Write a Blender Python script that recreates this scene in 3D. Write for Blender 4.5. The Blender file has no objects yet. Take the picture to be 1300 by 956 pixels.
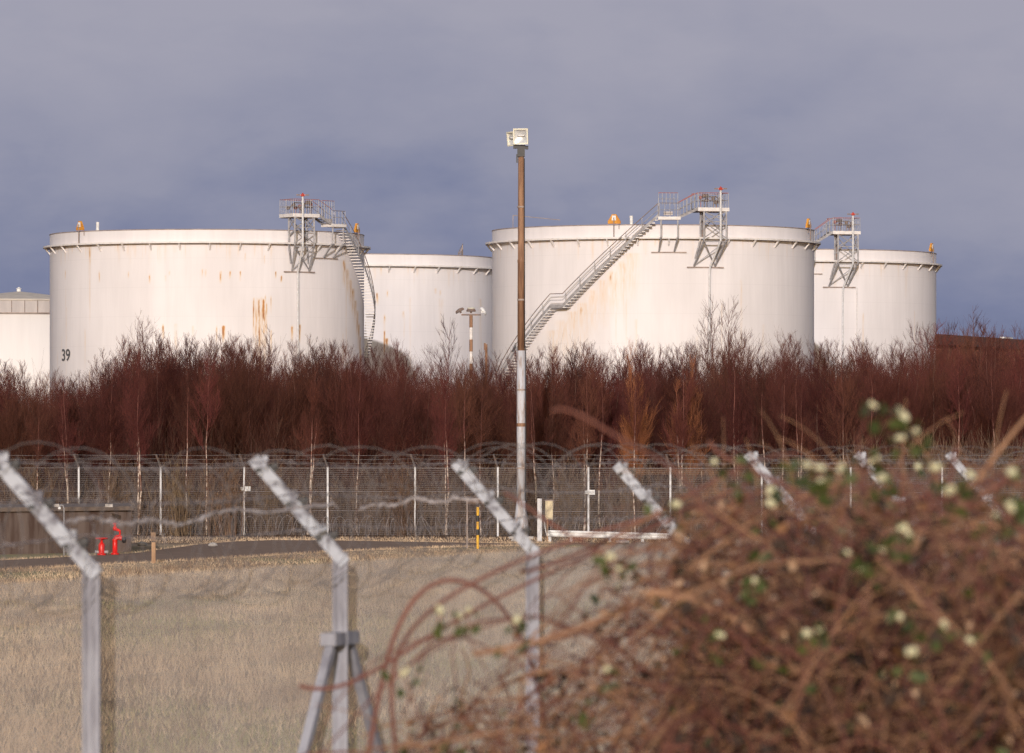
import bpy, math, random
import numpy as np
from math import sin, cos, pi, radians as rad, degrees, asin, sqrt, tan
from mathutils import Vector, Matrix

random.seed(7)
rng = np.random.default_rng(11)
scene = bpy.context.scene
COL = scene.collection
F = 7222.0            # focal length in photo pixels (200 mm lens, 1300 px wide)
CH = 2.9              # camera height
HY = 577.0            # horizon row of the photograph

def WX(px, Z): return (px - 650.0) * Z / F
def WH(py, Z): return CH + (HY - py) * Z / F

# ------------------------------------------------------------------ materials
def new_mat(name):
    m = bpy.data.materials.new(name); m.use_nodes = True
    nt = m.node_tree; b = nt.nodes['Principled BSDF']
    return m, nt, b

def mat(name, c1, c2=None, scale=4.0, rough=0.7, metal=0.0, bump=0.0, stretch=(1, 1, 1), detail=5, lo=0.35, hi=0.65, rand=0.0, spec=0.35):
    m, nt, b = new_mat(name)
    b.inputs['Roughness'].default_value = rough
    b.inputs['Metallic'].default_value = metal
    b.inputs['Specular IOR Level'].default_value = spec
    N = nt.nodes; L = nt.links
    if c2 is None: c2 = tuple(v * 0.7 for v in c1)
    tc = N.new('ShaderNodeTexCoord'); mp = N.new('ShaderNodeMapping')
    mp.inputs['Scale'].default_value = stretch
    L.new(tc.outputs['Object'], mp.inputs['Vector'])
    no = N.new('ShaderNodeTexNoise'); no.inputs['Scale'].default_value = scale; no.inputs['Detail'].default_value = detail
    no.inputs['Roughness'].default_value = 0.65
    L.new(mp.outputs[0], no.inputs['Vector'])
    mr = N.new('ShaderNodeMapRange'); mr.inputs[1].default_value = lo; mr.inputs[2].default_value = hi
    L.new(no.outputs[0], mr.inputs[0])
    mx = N.new('ShaderNodeMix'); mx.data_type = 'RGBA'
    mx.inputs[6].default_value = (*c1, 1); mx.inputs[7].default_value = (*c2, 1)
    L.new(mr.outputs[0], mx.inputs[0])
    out = mx.outputs[2]
    if rand > 0:
        oi = N.new('ShaderNodeObjectInfo'); hs = N.new('ShaderNodeHueSaturation')
        r2 = N.new('ShaderNodeMapRange'); r2.inputs[3].default_value = 1 - rand; r2.inputs[4].default_value = 1 + rand
        L.new(oi.outputs['Random'], r2.inputs[0]); L.new(r2.outputs[0], hs.inputs['Value'])
        r3 = N.new('ShaderNodeMapRange'); r3.inputs[3].default_value = 0.488; r3.inputs[4].default_value = 0.512
        mm = N.new('ShaderNodeMath'); mm.operation = 'FRACT'; m2 = N.new('ShaderNodeMath'); m2.operation = 'MULTIPLY'; m2.inputs[1].default_value = 7.31
        L.new(oi.outputs['Random'], m2.inputs[0]); L.new(m2.outputs[0], mm.inputs[0]); L.new(mm.outputs[0], r3.inputs[0]); L.new(r3.outputs[0], hs.inputs['Hue'])
        L.new(out, hs.inputs['Color']); out = hs.outputs[0]
    L.new(out, b.inputs['Base Color'])
    if bump > 0:
        bp = N.new('ShaderNodeBump'); bp.inputs['Strength'].default_value = bump; bp.inputs['Distance'].default_value = 0.02
        L.new(no.outputs[0], bp.inputs['Height']); L.new(bp.outputs[0], b.inputs['Normal'])
    return m

def tank_mat(name, base, dirt, rust_amt=1.0):
    m, nt, b = new_mat(name)
    N = nt.nodes; L = nt.links
    b.inputs['Roughness'].default_value = 0.6; b.inputs['Specular IOR Level'].default_value = 0.25
    tc = N.new('ShaderNodeTexCoord')
    def noise(scl, st, det=4, ro=0.6):
        mp = N.new('ShaderNodeMapping'); mp.inputs['Scale'].default_value = st
        L.new(tc.outputs['Object'], mp.inputs['Vector'])
        n = N.new('ShaderNodeTexNoise'); n.inputs['Scale'].default_value = scl; n.inputs['Detail'].default_value = det; n.inputs['Roughness'].default_value = ro
        L.new(mp.outputs[0], n.inputs['Vector']); return n.outputs[0]
    def mr(x, a, c, d=0.0, e=1.0):
        n = N.new('ShaderNodeMapRange'); n.inputs[1].default_value = a; n.inputs[2].default_value = c; n.inputs[3].default_value = d; n.inputs[4].default_value = e
        L.new(x, n.inputs[0]); return n.outputs[0]
    def mul(x, y):
        n = N.new('ShaderNodeMath'); n.operation = 'MULTIPLY'; L.new(x, n.inputs[0])
        if isinstance(y, float): n.inputs[1].default_value = y
        else: L.new(y, n.inputs[1])
        return n.outputs[0]
    def mix(f, x, y):
        n = N.new('ShaderNodeMix'); n.data_type = 'RGBA'; L.new(f, n.inputs[0])
        if isinstance(x, tuple): n.inputs[6].default_value = (*x, 1)
        else: L.new(x, n.inputs[6])
        if isinstance(y, tuple): n.inputs[7].default_value = (*y, 1)
        else: L.new(y, n.inputs[7])
        return n.outputs[2]
    streak = noise(1.3, (1, 1, 0.07), 6, 0.7)
    big = noise(0.12, (1, 1, 0.7), 3)
    c = mix(mul(mr(streak, 0.42, 0.75), 0.75), base, dirt)
    c = mix(mul(mr(big, 0.4, 0.65), 0.5), c, tuple(v * 0.9 for v in dirt))
    # plate courses: very faint seams every 2.3 m
    sp = N.new('ShaderNodeSeparateXYZ'); L.new(tc.outputs['Object'], sp.inputs[0])
    md = N.new('ShaderNodeMath'); md.operation = 'PINGPONG'; md.inputs[1].default_value = 1.16; L.new(sp.outputs[2], md.inputs[0])
    c = mix(mul(mr(md.outputs[0], 0.03, 0.0), 0.22), c, tuple(v * 0.75 for v in dirt))
    at = N.new('ShaderNodeAttribute'); at.attribute_name = 'rust'
    rn = noise(6.0, (1, 1, 0.16), 4, 0.6)
    a = mul(at.outputs['Fac'], mr(rn, 0.34, 0.62, 0.15, 1.3))
    rc = mix(mr(noise(3.0, (1, 1, .5)), .4, .6), (0.50, 0.23, 0.07), (0.30, 0.12, 0.05))
    cl = N.new('ShaderNodeClamp'); L.new(a, cl.inputs[0])
    soft = mix(mr(cl.outputs[0], 0.0, 0.5), c, mix(mr(cl.outputs[0], 0, .01), (0.68, 0.50, 0.33), (0.68, 0.50, 0.33)))
    c = mix(mr(cl.outputs[0], 0.25, 0.85), soft, rc)
    L.new(c, b.inputs['Base Color'])
    return m

M = {}
M['tank'] = tank_mat('white_tank_paint', (0.755, 0.712, 0.715), (0.65, 0.61, 0.61))
M['tank_trim'] = mat('painted_steel', (0.72, 0.68, 0.66), (0.55, 0.50, 0.46), scale=2.5, stretch=(1, 1, 2), lo=.45, hi=.75)
M['galv'] = mat('galvanised_steel', (0.36, 0.35, 0.36), (0.22, 0.20, 0.20), scale=3, rough=.6)
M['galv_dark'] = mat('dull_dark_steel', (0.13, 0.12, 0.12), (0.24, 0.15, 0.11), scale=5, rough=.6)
M['rail_red'] = mat('red_rail_paint', (0.38, 0.12, 0.11), (0.27, 0.14, 0.13), scale=4)
M['rim'] = mat('weathered_rim', (0.22, 0.17, 0.15), (0.40, 0.32, 0.28), scale=1.2)
M['orange'] = mat('orange_paint', (0.66, 0.31, 0.04), (0.50, 0.20, 0.03), scale=3)
M['red'] = mat('red_hydrant_paint', (0.72, 0.02, 0.015), (0.52, 0.015, 0.01), scale=6, rough=.35)
M['redlamp'] = mat('red_lamp_lens', (0.50, 0.07, 0.045), (0.38, 0.05, 0.04), scale=6, rough=.3)
M['black'] = mat('black_paint', (0.02, 0.02, 0.02), (0.035, 0.03, 0.03), scale=6, rough=.5)
M['numpaint'] = mat('dark_grey_number_paint', (0.075, 0.075, 0.08), (0.13, 0.125, 0.125), scale=6)
M['yellow'] = mat('yellow_paint', (0.80, 0.45, 0.04), (0.70, 0.36, 0.04), scale=6)
M['white'] = mat('white_paint', (0.78, 0.77, 0.76), (0.62, 0.60, 0.58), scale=5)
M['postwhite'] = mat('flaking_white_post_paint', (0.42, 0.43, 0.47), (0.13, 0.12, 0.14), scale=15, lo=.47, hi=.62, detail=6, rough=.6)
M['farpost'] = mat('pale_fence_post', (0.66, 0.65, 0.66), (0.5, 0.48, 0.47), scale=4)
M['farwire'] = mat('dull_fence_wire', (0.34, 0.30, 0.29), (0.22, 0.19, 0.18), scale=2, metal=.0, rough=.6)
M['nearwire'] = mat('near_fence_wire', (0.42, 0.375, 0.34), (0.32, 0.285, 0.26), scale=2, rough=.6)
M['razor'] = mat('razor_wire_steel', (0.42, 0.38, 0.38), (0.28, 0.24, 0.23), scale=8, rough=.6)
M['razor_dull'] = mat('tarnished_razor_wire', (0.20, 0.175, 0.17), (0.14, 0.12, 0.115), scale=8, rough=.6)
M['wood'] = mat('weathered_wood', (0.42, 0.26, 0.15), (0.28, 0.16, 0.09), scale=8, stretch=(1, 1, .15))
M['concrete'] = mat('stained_concrete', (0.17, 0.125, 0.105), (0.085, 0.050, 0.038), scale=1.3, stretch=(1.6, 1.6, .25), detail=8, rough=.9, lo=.4, hi=.6)
M['coping'] = mat('concrete_coping', (0.22, 0.165, 0.13), (0.12, 0.09, 0.075), scale=2.5, rough=.9)
M['plinth'] = mat('pale_concrete', (0.5, 0.46, 0.43), (0.34, 0.31, 0.28), scale=5, rough=.9)
M['rustpole'] = mat('rusty_pole', (0.34, 0.19, 0.11), (0.17, 0.085, 0.05), scale=2.4, stretch=(3, 3, .3), lo=.38, hi=.62, detail=8)
M['maststeel'] = mat('grey_mast_paint', (0.50, 0.50, 0.53), (0.30, 0.20, 0.15), scale=3.2, stretch=(2.5, 2.5, .4), lo=.48, hi=.66, detail=8)
M['lampbody'] = mat('cream_lamp_housing', (0.80, 0.77, 0.64), (0.66, 0.62, 0.50), scale=8)
M['beige'] = mat('beige_box_paint', (0.62, 0.52, 0.34), (0.50, 0.41, 0.27), scale=6)
M['asphalt'] = mat('asphalt_grey', (0.28, 0.195, 0.14), (0.20, 0.14, 0.105), scale=2.0, rough=.95, bump=.2, spec=.1)
M['shedwall'] = mat('rust_brown_cladding', (0.16, 0.065, 0.04), (0.26, 0.11, 0.06), scale=.5, stretch=(1.5, 1.5, .15))
M['shedroof'] = mat('dark_brown_roof', (0.09, 0.045, 0.035), (0.14, 0.065, 0.05), scale=.6)
M['dome'] = mat('weathered_dome', (0.62, 0.55, 0.46), (0.48, 0.42, 0.36), scale=.8)
M['band'] = mat('grey_panel_band', (0.40, 0.36, 0.35), (0.50, 0.45, 0.43), scale=.9, stretch=(1, 1, .3))
M['twig'] = mat('birch_twig', (0.134, 0.043, 0.031), (0.088, 0.029, 0.022), scale=.7, rand=.28, rough=.75, spec=.15)
M['twig_orange'] = mat('orange_twig', (0.40, 0.145, 0.055), (0.24, 0.085, 0.04), scale=.9, rough=.7)
M['twig_tan'] = mat('tan_stem', (0.24, 0.155, 0.095), (0.12, 0.072, 0.05), scale=.9, rand=.2, rough=.8)
M['under'] = mat('undergrowth_stems', (0.15, 0.085, 0.06), (0.08, 0.042, 0.033), scale=.9, rough=.85, spec=.1)
M['under_dark'] = mat('deep_undergrowth_stems', (0.085, 0.030, 0.025), (0.055, 0.021, 0.018), scale=.5, rough=.85, spec=.1)
M['brushgrey'] = mat('grey_brown_scrub', (0.27, 0.19, 0.13), (0.13, 0.085, 0.065), scale=.8, rough=.85, spec=.1)
M['drygrass'] = mat('dry_grass', (0.70, 0.52, 0.35), (0.45, 0.32, 0.215), scale=.55, detail=9, stretch=(1, .22, 1), lo=.38, hi=.62, rough=.85, spec=.1)
M['greengrass'] = mat('mixed_green_grass', (0.27, 0.27, 0.11), (0.46, 0.37, 0.21), scale=.3, detail=8, rough=.85, spec=.1)
M['cane'] = mat('bramble_cane', (0.21, 0.075, 0.050), (0.11, 0.040, 0.030), scale=5, rough=.55)
M['canetan'] = mat('old_brown_cane', (0.42, 0.23, 0.125), (0.20, 0.10, 0.06), scale=5, rough=.7)
M['deadleaf'] = mat('dead_leaf', (0.29, 0.14, 0.065), (0.10, 0.048, 0.026), scale=6, rough=.8)
M['shadeleaf'] = mat('gap_shade_leaf', (0.055, 0.032, 0.022), (0.03, 0.018, 0.013), scale=6, rough=.8)  # near-black leaf colour standing in for the shaded gaps inside the bush
M['deadleaf2'] = mat('pale_dead_leaf', (0.58, 0.39, 0.25), (0.42, 0.26, 0.16), scale=6, rough=.8)
M['greenleaf'] = mat('green_leaf', (0.075, 0.088, 0.018), (0.03, 0.045, 0.012), scale=6, rough=.5)
M['berry'] = mat('white_berry', (0.66, 0.62, 0.40), (0.50, 0.46, 0.28), scale=12, rough=.4)

def birch_bark():
    m, nt, b = new_mat('birch_bark'); N = nt.nodes; L = nt.links
    b.inputs['Roughness'].default_value = .8
    tc = N.new('ShaderNodeTexCoord'); sp = N.new('ShaderNodeSeparateXYZ'); L.new(tc.outputs['Object'], sp.inputs[0])
    no = N.new('ShaderNodeTexNoise'); no.inputs['Scale'].default_value = 2.2; no.inputs['Detail'].default_value = 6
    mp = N.new('ShaderNodeMapping'); mp.inputs['Scale'].default_value = (1, 1, 2.0); L.new(tc.outputs['Object'], mp.inputs[0]); L.new(mp.outputs[0], no.inputs['Vector'])
    a = N.new('ShaderNodeMapRange'); a.inputs[1].default_value = .45; a.inputs[2].default_value = .56; L.new(no.outputs[0], a.inputs[0])
    mx = N.new('ShaderNodeMix'); mx.data_type = 'RGBA'; mx.inputs[6].default_value = (.76, .62, .50, 1); mx.inputs[7].default_value = (.20, .09, .06, 1); L.new(a.outputs[0], mx.inputs[0])
    h = N.new('ShaderNodeMapRange'); h.inputs[1].default_value = 2.2; h.inputs[2].default_value = 4.6; L.new(sp.outputs[2], h.inputs[0])
    m2 = N.new('ShaderNodeMix'); m2.data_type = 'RGBA'; m2.inputs[7].default_value = (.17, .058, .042, 1); L.new(h.outputs[0], m2.inputs[0]); L.new(mx.outputs[2], m2.inputs[6])
    L.new(m2.outputs[2], b.inputs['Base Color']); return m
M['bark_white'] = birch_bark()
M['bark_brown'] = mat('brown_bark', (0.17, 0.075, 0.055), (0.10, 0.045, 0.035), scale=2, rand=.2, stretch=(1, 1, .3))

# ------------------------------------------------------------------ mesh builder
class MB:
    def __init__(s): s.v = []; s.f = []; s.n = 0
    def add(s, verts, faces):
        verts = np.asarray(verts, dtype=np.float64).reshape(-1, 3)
        s.v.append(verts); k = s.n
        s.f.extend([tuple(i + k for i in f) for f in faces]); s.n += len(verts); return s
    def box(s, c, d, rz=0.0):
        x, y, z = d[0] / 2, d[1] / 2, d[2] / 2
        vs = np.array([(-x, -y, -z), (x, -y, -z), (x, y, -z), (-x, y, -z), (-x, -y, z), (x, -y, z), (x, y, z), (-x, y, z)])
        if rz: R = np.array([[cos(rz), -sin(rz), 0], [sin(rz), cos(rz), 0], [0, 0, 1]]); vs = vs @ R.T
        return s.add(vs + np.array(c), [(0, 3, 2, 1), (4, 5, 6, 7), (0, 1, 5, 4), (1, 2, 6, 5), (2, 3, 7, 6), (3, 0, 4, 7)])
    def bar(s, p, q, w, h=None, up=(0, 0, 1)):
        h = h or w; p = np.array(p, float); q = np.array(q, float); t = q - p; t /= np.linalg.norm(t)
        u = np.cross(t, up)
        if np.linalg.norm(u) < .05: u = np.cross(t, (0, 1, 0))
        u /= np.linalg.norm(u); v = np.cross(u, t)
        vs = [e + a * u * w / 2 + b * v * h / 2 for e in (p, q) for a, b in ((-1, -1), (1, -1), (1, 1), (-1, 1))]
        return s.add(vs, [(3, 2, 1, 0), (4, 5, 6, 7), (0, 1, 5, 4), (1, 2, 6, 5), (2, 3, 7, 6), (3, 0, 4, 7)])
    def tube(s, pts, r, sides=6, caps=True):
        pts = np.array(pts, float); K = len(pts); r = np.broadcast_to(np.array(r, float), (K,))
        T = np.gradient(pts, axis=0); T /= np.linalg.norm(T, axis=1)[:, None]
        mt = T.mean(0); ref = np.array((0, 1, 0)) if abs(mt[1]) < .8 * np.linalg.norm(mt) + 1e-9 else np.array((1, 0, 0))
        U = np.cross(T, ref); U /= (np.linalg.norm(U, axis=1)[:, None] + 1e-9); V = np.cross(T, U)
        a = np.arange(sides) * 2 * pi / sides
        vs = pts[:, None] + r[:, None, None] * (np.cos(a)[None, :, None] * U[:, None] + np.sin(a)[None, :, None] * V[:, None])
        fs = [(k * sides + i, k * sides + (i + 1) % sides, (k + 1) * sides + (i + 1) % sides, (k + 1) * sides + i) for k in range(K - 1) for i in range(sides)]
        if caps: fs += [tuple(range(sides))[::-1], tuple((K - 1) * sides + i for i in range(sides))]
        return s.add(vs, fs)
    def lathe(s, prof, c=(0, 0, 0), n=16, axis='z'):
        vs = []
        for r, z in prof:
            for i in range(n):
                a = 2 * pi * i / n
                vs.append((r * cos(a), r * sin(a), z) if axis == 'z' else ((r * cos(a), z, r * sin(a)) if axis == 'y' else (z, r * cos(a), r * sin(a))))
        vs = np.array(vs) + np.array(c)
        fs = [(k * n + i, k * n + (i + 1) % n, (k + 1) * n + (i + 1) % n, (k + 1) * n + i) for k in range(len(prof) - 1) for i in range(n)]
        fs += [tuple(range(n))[::-1], tuple((len(prof) - 1) * n + i for i in range(n))]
        return s.add(vs, fs)
    def build(s, name, m, parent=None, smooth=False):
        me = bpy.data.meshes.new(name); me.from_pydata(np.concatenate(s.v).tolist(), [], s.f); me.update()
        return link(name, me, m, parent, smooth)

def link(name, me, m, parent=None, smooth=False):
    if isinstance(m, str): m = M[m]
    if m: me.materials.append(m)
    if smooth: me.polygons.foreach_set('use_smooth', [True] * len(me.polygons))
    o = bpy.data.objects.new(name, me); COL.objects.link(o)
    if parent is not None:
        o.parent = parent
    return o

def raw_mesh(name, V, Fq):
    """V (n,3), Fq (m,k) all faces of k corners"""
    me = bpy.data.meshes.new(name); V = np.ascontiguousarray(V, dtype=np.float32); Fq = np.ascontiguousarray(Fq, dtype=np.int32)
    me.vertices.add(len(V)); me.vertices.foreach_set('co', V.ravel())
    m_, k = Fq.shape
    me.loops.add(m_ * k); me.loops.foreach_set('vertex_index', Fq.ravel())
    me.polygons.add(m_); me.polygons.foreach_set('loop_start', np.arange(m_, dtype=np.int32) * k)
    me.update(calc_edges=True); return me

def tubes(P, R, sides=3):
    P = np.asarray(P, float); N_, K, _ = P.shape; R = np.broadcast_to(R, (N_, K))
    T = np.gradient(P, axis=1); T /= (np.linalg.norm(T, axis=2, keepdims=True) + 1e-9)
    mt = T.mean(1); ref = np.where((np.abs(mt[:, 1]) < .7)[:, None], np.array([[0, 1., 0]]), np.array([[1., 0, 0]]))[:, None, :]
    U = np.cross(T, ref); U /= (np.linalg.norm(U, axis=2, keepdims=True) + 1e-9); W = np.cross(T, U)
    a = np.arange(sides) * 2 * pi / sides
    V = P[:, :, None] + R[:, :, None, None] * (np.cos(a)[None, None, :, None] * U[:, :, None] + np.sin(a)[None, None, :, None] * W[:, :, None])
    i = np.arange(sides); j = (i + 1) % sides; k = np.arange(K - 1)[:, None] * sides
    f = np.stack([k + i, k + j, k + sides + j, k + sides + i], -1).reshape(-1, 4)
    Fq = (np.arange(N_) * K * sides)[:, None, None] + f[None]
    return V.reshape(-1, 3), Fq.reshape(-1, 4)

def merge(parts):
    Vs, Fs, n = [], [], 0
    for V, f in parts: Vs.append(V); Fs.append(f + n); n += len(V)
    return np.concatenate(Vs), np.concatenate(Fs)

def tag(o, label=None, cat=None, group=None, kind=None):
    if label: o['label'] = label
    if cat: o['category'] = cat
    if group: o['group'] = group
    if kind: o['kind'] = kind
    return o
def empty(name, loc=(0, 0, 0), rz=0.0):
    o = bpy.data.objects.new(name, None); COL.objects.link(o); o.location = loc; o.rotation_euler = (0, 0, rz); o.empty_display_size = .3
    return o
def copy_tree(o, kids, parent=None):
    c = o.copy(); COL.objects.link(c)
    if parent is not None: c.parent = parent
    for ch, sub in kids: copy_tree(ch, sub, c)
    return c

# ------------------------------------------------------------------ camera, world, sun
cam = bpy.data.cameras.new('camera'); camo = bpy.data.objects.new('camera', cam); COL.objects.link(camo)
camo.location = (0, 0, CH); camo.rotation_euler = (pi / 2, 0, 0)
cam.lens = 200; cam.sensor_width = 36; cam.sensor_fit = 'HORIZONTAL'
cam.shift_y = (HY - 478.0) / 1300.0
cam.clip_start = .1; cam.clip_end = 20000
cam.dof.use_dof = True; cam.dof.focus_distance = 300; cam.dof.aperture_fstop = 10.5; cam.dof.aperture_blades = 0
scene.camera = camo

SUN_AZ, SUN_EL = rad(4), rad(12.5)     # sun low behind the camera, a little to its left
sd = Vector((sin(SUN_AZ) * cos(SUN_EL), cos(SUN_AZ) * cos(SUN_EL), -sin(SUN_EL)))
sl = bpy.data.lights.new('sun', 'SUN'); sl.energy = 2.9; sl.angle = rad(.55); sl.color = (1.0, .942, .932)
so = bpy.data.objects.new('sun', sl); COL.objects.link(so); so.rotation_euler = sd.to_track_quat('-Z', 'Y').to_euler()

w = bpy.data.worlds.new('World'); scene.world = w; w.use_nodes = True
nt = w.node_tree; N = nt.nodes; L = nt.links; bg = N['Background']; bg.inputs[1].default_value = .1
sky = N.new('ShaderNodeTexSky'); sky.sky_type = 'NISHITA'; sky.sun_disc = False; sky.sun_elevation = SUN_EL
sky.sun_rotation = pi + SUN_AZ      # sun direction is -Y (behind the camera)
sky.dust_density = 2.0
tc = N.new('ShaderNodeTexCoord'); sp = N.new('ShaderNodeSeparateXYZ'); L.new(tc.outputs['Generated'], sp.inputs[0])
def wmr(x, a, b, c=0., d=1., smooth=False):
    n = N.new('ShaderNodeMapRange'); n.inputs[1].default_value = a; n.inputs[2].default_value = b; n.inputs[3].default_value = c; n.inputs[4].default_value = d
    if smooth: n.interpolation_type = 'SMOOTHSTEP'
    L.new(x, n.inputs[0]); return n.outputs[0]
def wm(op, x, y):
    n = N.new('ShaderNodeMath'); n.operation = op
    for i, q in enumerate((x, y)):
        if isinstance(q, (int, float)): n.inputs[i].default_value = q
        else: L.new(q, n.inputs[i])
    return n.outputs[0]
def wmix(f, x, y):
    n = N.new('ShaderNodeMix'); n.data_type = 'RGBA'; L.new(f, n.inputs[0])
    for i, q in ((6, x), (7, y)):
        if isinstance(q, tuple): n.inputs[i].default_value = (*q, 1)
        else: L.new(q, n.inputs[i])
    return n.outputs[2]
mp = N.new('ShaderNodeMapping'); mp.inputs['Scale'].default_value = (1.0, 1.0, 2.2); L.new(tc.outputs['Generated'], mp.inputs[0])
n1 = N.new('ShaderNodeTexNoise'); n1.inputs['Scale'].default_value = 15; n1.inputs['Detail'].default_value = 5; n1.inputs['Roughness'].default_value = .5
n1.inputs['Distortion'].default_value = .3
L.new(mp.outputs[0], n1.inputs['Vector'])
n2 = N.new('ShaderNodeTexNoise'); n2.inputs['Scale'].default_value = 60; n2.inputs['Detail'].default_value = 6; n2.inputs['Roughness'].default_value = .55
L.new(mp.outputs[0], n2.inputs['Vector'])
elev = wmr(sp.outputs[2], 0.008, 0.078)
e2 = wm('ADD', elev, wm('MULTIPLY', wm('SUBTRACT', n1.outputs[0], .5), 1.1))
e3 = wm('ADD', e2, wm('MULTIPLY', wm('SUBTRACT', n2.outputs[0], .5), .40))
ramp = N.new('ShaderNodeValToRGB'); L.new(e3, ramp.inputs[0])
els = ramp.color_ramp.elements
els[0].position = 0.0; els[0].color = (.124, .150, .250, 1)
els[1].position = 1.0; els[1].color = (.362, .358, .440, 1)
e = els.new(.30); e.color = (.200, .223, .345, 1)
e = els.new(.60); e.color = (.292, .300, .398, 1)
sc10 = N.new('ShaderNodeVectorMath'); sc10.operation = 'SCALE'; sc10.inputs[3].default_value = 10.0; L.new(ramp.outputs[0], sc10.inputs[0])
bank = wmr(sp.outputs[1], -.35, .35, smooth=True)       # the cloud bank fills the side away from the sun
skyc = wmix(bank, sky.outputs[0], sc10.outputs[0])
L.new(skyc, bg.inputs[0])
scene.view_settings.view_transform = 'Standard'; scene.view_settings.look = 'None'; scene.view_settings.gamma = 1; scene.view_settings.exposure = 0
scene.cycles.use_denoising = True; scene.cycles.denoising_input_passes = 'RGB_ALBEDO_NORMAL'; scene.cycles.denoising_prefilter = 'NONE'; scene.cycles.denoising_quality = 'HIGH'
scene.cycles.use_adaptive_sampling = False; scene.cycles.sample_clamp_direct = 6
w.cycles.sampling_method = 'NONE'
scene.cycles.max_bounces = 5; scene.cycles.diffuse_bounces = 3; scene.cycles.glossy_bounces = 2
scene.cycles.caustics_reflective = False; scene.cycles.caustics_refractive = False; scene.cycles.sample_clamp_indirect = 3

# ------------------------------------------------------------------ ground and road
def ground_mat():
    m, nt, b = new_mat('rough_ground'); N = nt.nodes; L = nt.links
    b.inputs['Roughness'].default_value = .95; b.inputs['Specular IOR Level'].default_value = .1
    tc = N.new('ShaderNodeTexCoord')
    def no(s, st=(1, 1, 1), d=6):
        mp = N.new('ShaderNodeMapping'); mp.inputs['Scale'].default_value = st; L.new(tc.outputs['Object'], mp.inputs[0])
        n = N.new('ShaderNodeTexNoise'); n.inputs['Scale'].default_value = s; n.inputs['Detail'].default_value = d; n.inputs['Roughness'].default_value = .65; L.new(mp.outputs[0], n.inputs['Vector']); return n.outputs[0]
    def mr(x, a, c):
        n = N.new('ShaderNodeMapRange'); n.inputs[1].default_value = a; n.inputs[2].default_value = c; L.new(x, n.inputs[0]); return n.outputs[0]
    def mx(f, x, y):
        n = N.new('ShaderNodeMix'); n.data_type = 'RGBA'; L.new(f, n.inputs[0])
        for i, q in ((6, x), (7, y)):
            if isinstance(q, tuple): n.inputs[i].default_value = (*q, 1)
            else: L.new(q, n.inputs[i])
        return n.outputs[2]
    c = mx(mr(no(.25, (1, .35, 1)), .4, .6), (.52, .385, .245), (.35, .25, .165))
    c = mx(mr(no(1.6, (1, .5, 1), 9), .5, .72), c, (.20, .145, .105))
    c = mx(mr(no(.12, (1, .5, 1)), .52, .62), c, (.30, .27, .15))
    sp = N.new('ShaderNodeSeparateXYZ'); L.new(tc.outputs['Object'], sp.inputs[0])
    f = mr(sp.outputs[1], 183, 190)
    c = mx(f, c, mx(mr(no(2.0, (.5, 1.5, 1)), .4, .62), (.20, .125, .08), (.085, .05, .035)))
    L.new(c, b.inputs['Base Color'])
    bp = N.new('ShaderNodeBump'); bp.inputs['Strength'].default_value = .8; bp.inputs['Distance'].default_value = .1; L.new(no(4.0), bp.inputs['Height']); L.new(bp.outputs[0], b.inputs['Normal'])
    return m
xs = np.array([-6000, -800, -200, -60, -30, -20, -12, -6, -3, 0, 3, 6, 12, 20, 30, 60, 200, 800, 6000.])
ys = np.array([-200, -40, 0, 5, 9, 12, 14, 15, 16, 17, 18, 19, 20, 24, 30, 60, 100, 150, 200, 300, 500, 1500, 8000.])
gv = []
for y in ys:
    for x in xs:
        z = 1.25 * min(1, max(0, (19.0 - y) / 2.0)) if y < 19 else 0     # bank the photographer stands on
        gv.append((x, y, z - (1.0 if y < -100 else 0)))
nx = len(xs)
gf = [(j * nx + i, j * nx + i + 1, (j + 1) * nx + i + 1, (j + 1) * nx + i) for j in range(len(ys) - 1) for i in range(nx - 1)]
g = MB().add(gv, gf).build('ground', ground_mat()); tag(g, kind='structure')

# road: edge rows read from the photo, turned into ground points
def gp(px, py, z=0.006):
    Z = CH * F / (py - HY); return (WX(px, Z), Z, z)
top_e = [(-160, 718), (0, 711.5), (90, 707), (170, 702.5), (210, 697), (255, 691), (300, 687.5), (345, 685.8), (420, 686.2), (500, 687.5), (560, 688.6), (640, 690)]
bot_e = [(-160, 731), (0, 723.5), (90, 719), (170, 715), (210, 713), (255, 710.5), (300, 708), (345, 705), (420, 700.5), (500, 696.8), (560, 694.8), (640, 693)]
rv = [gp(*p) for p in top_e] + [gp(*p) for p in bot_e]; n_ = len(top_e)
tag(MB().add(rv, [(n_ + i, n_ + i + 1, i + 1, i) for i in range(n_ - 1)]).build('road', 'asphalt'), kind='structure')

def blades(name, X, Y, H, Wd, m, label, z0=0.0, lean=.35):
    n = len(X); a = rng.uniform(0, pi, n); lx = rng.normal(0, lean, n) * H; ly = rng.normal(0, lean, n) * H
    dx = np.cos(a) * Wd / 2; dy = np.sin(a) * Wd / 2
    V = np.zeros((n, 3, 3)); V[:, 0] = np.stack([X - dx, Y - dy, np.full(n, z0)], 1); V[:, 1] = np.stack([X + dx, Y + dy, np.full(n, z0)], 1)
    V[:, 2] = np.stack([X + lx, Y + ly, z0 + H], 1)
    me = raw_mesh(name, V.reshape(-1, 3), np.arange(n * 3).reshape(n, 3))
    o = link(name, me, m); tag(o, label, None, kind='stuff'); return o

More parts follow.
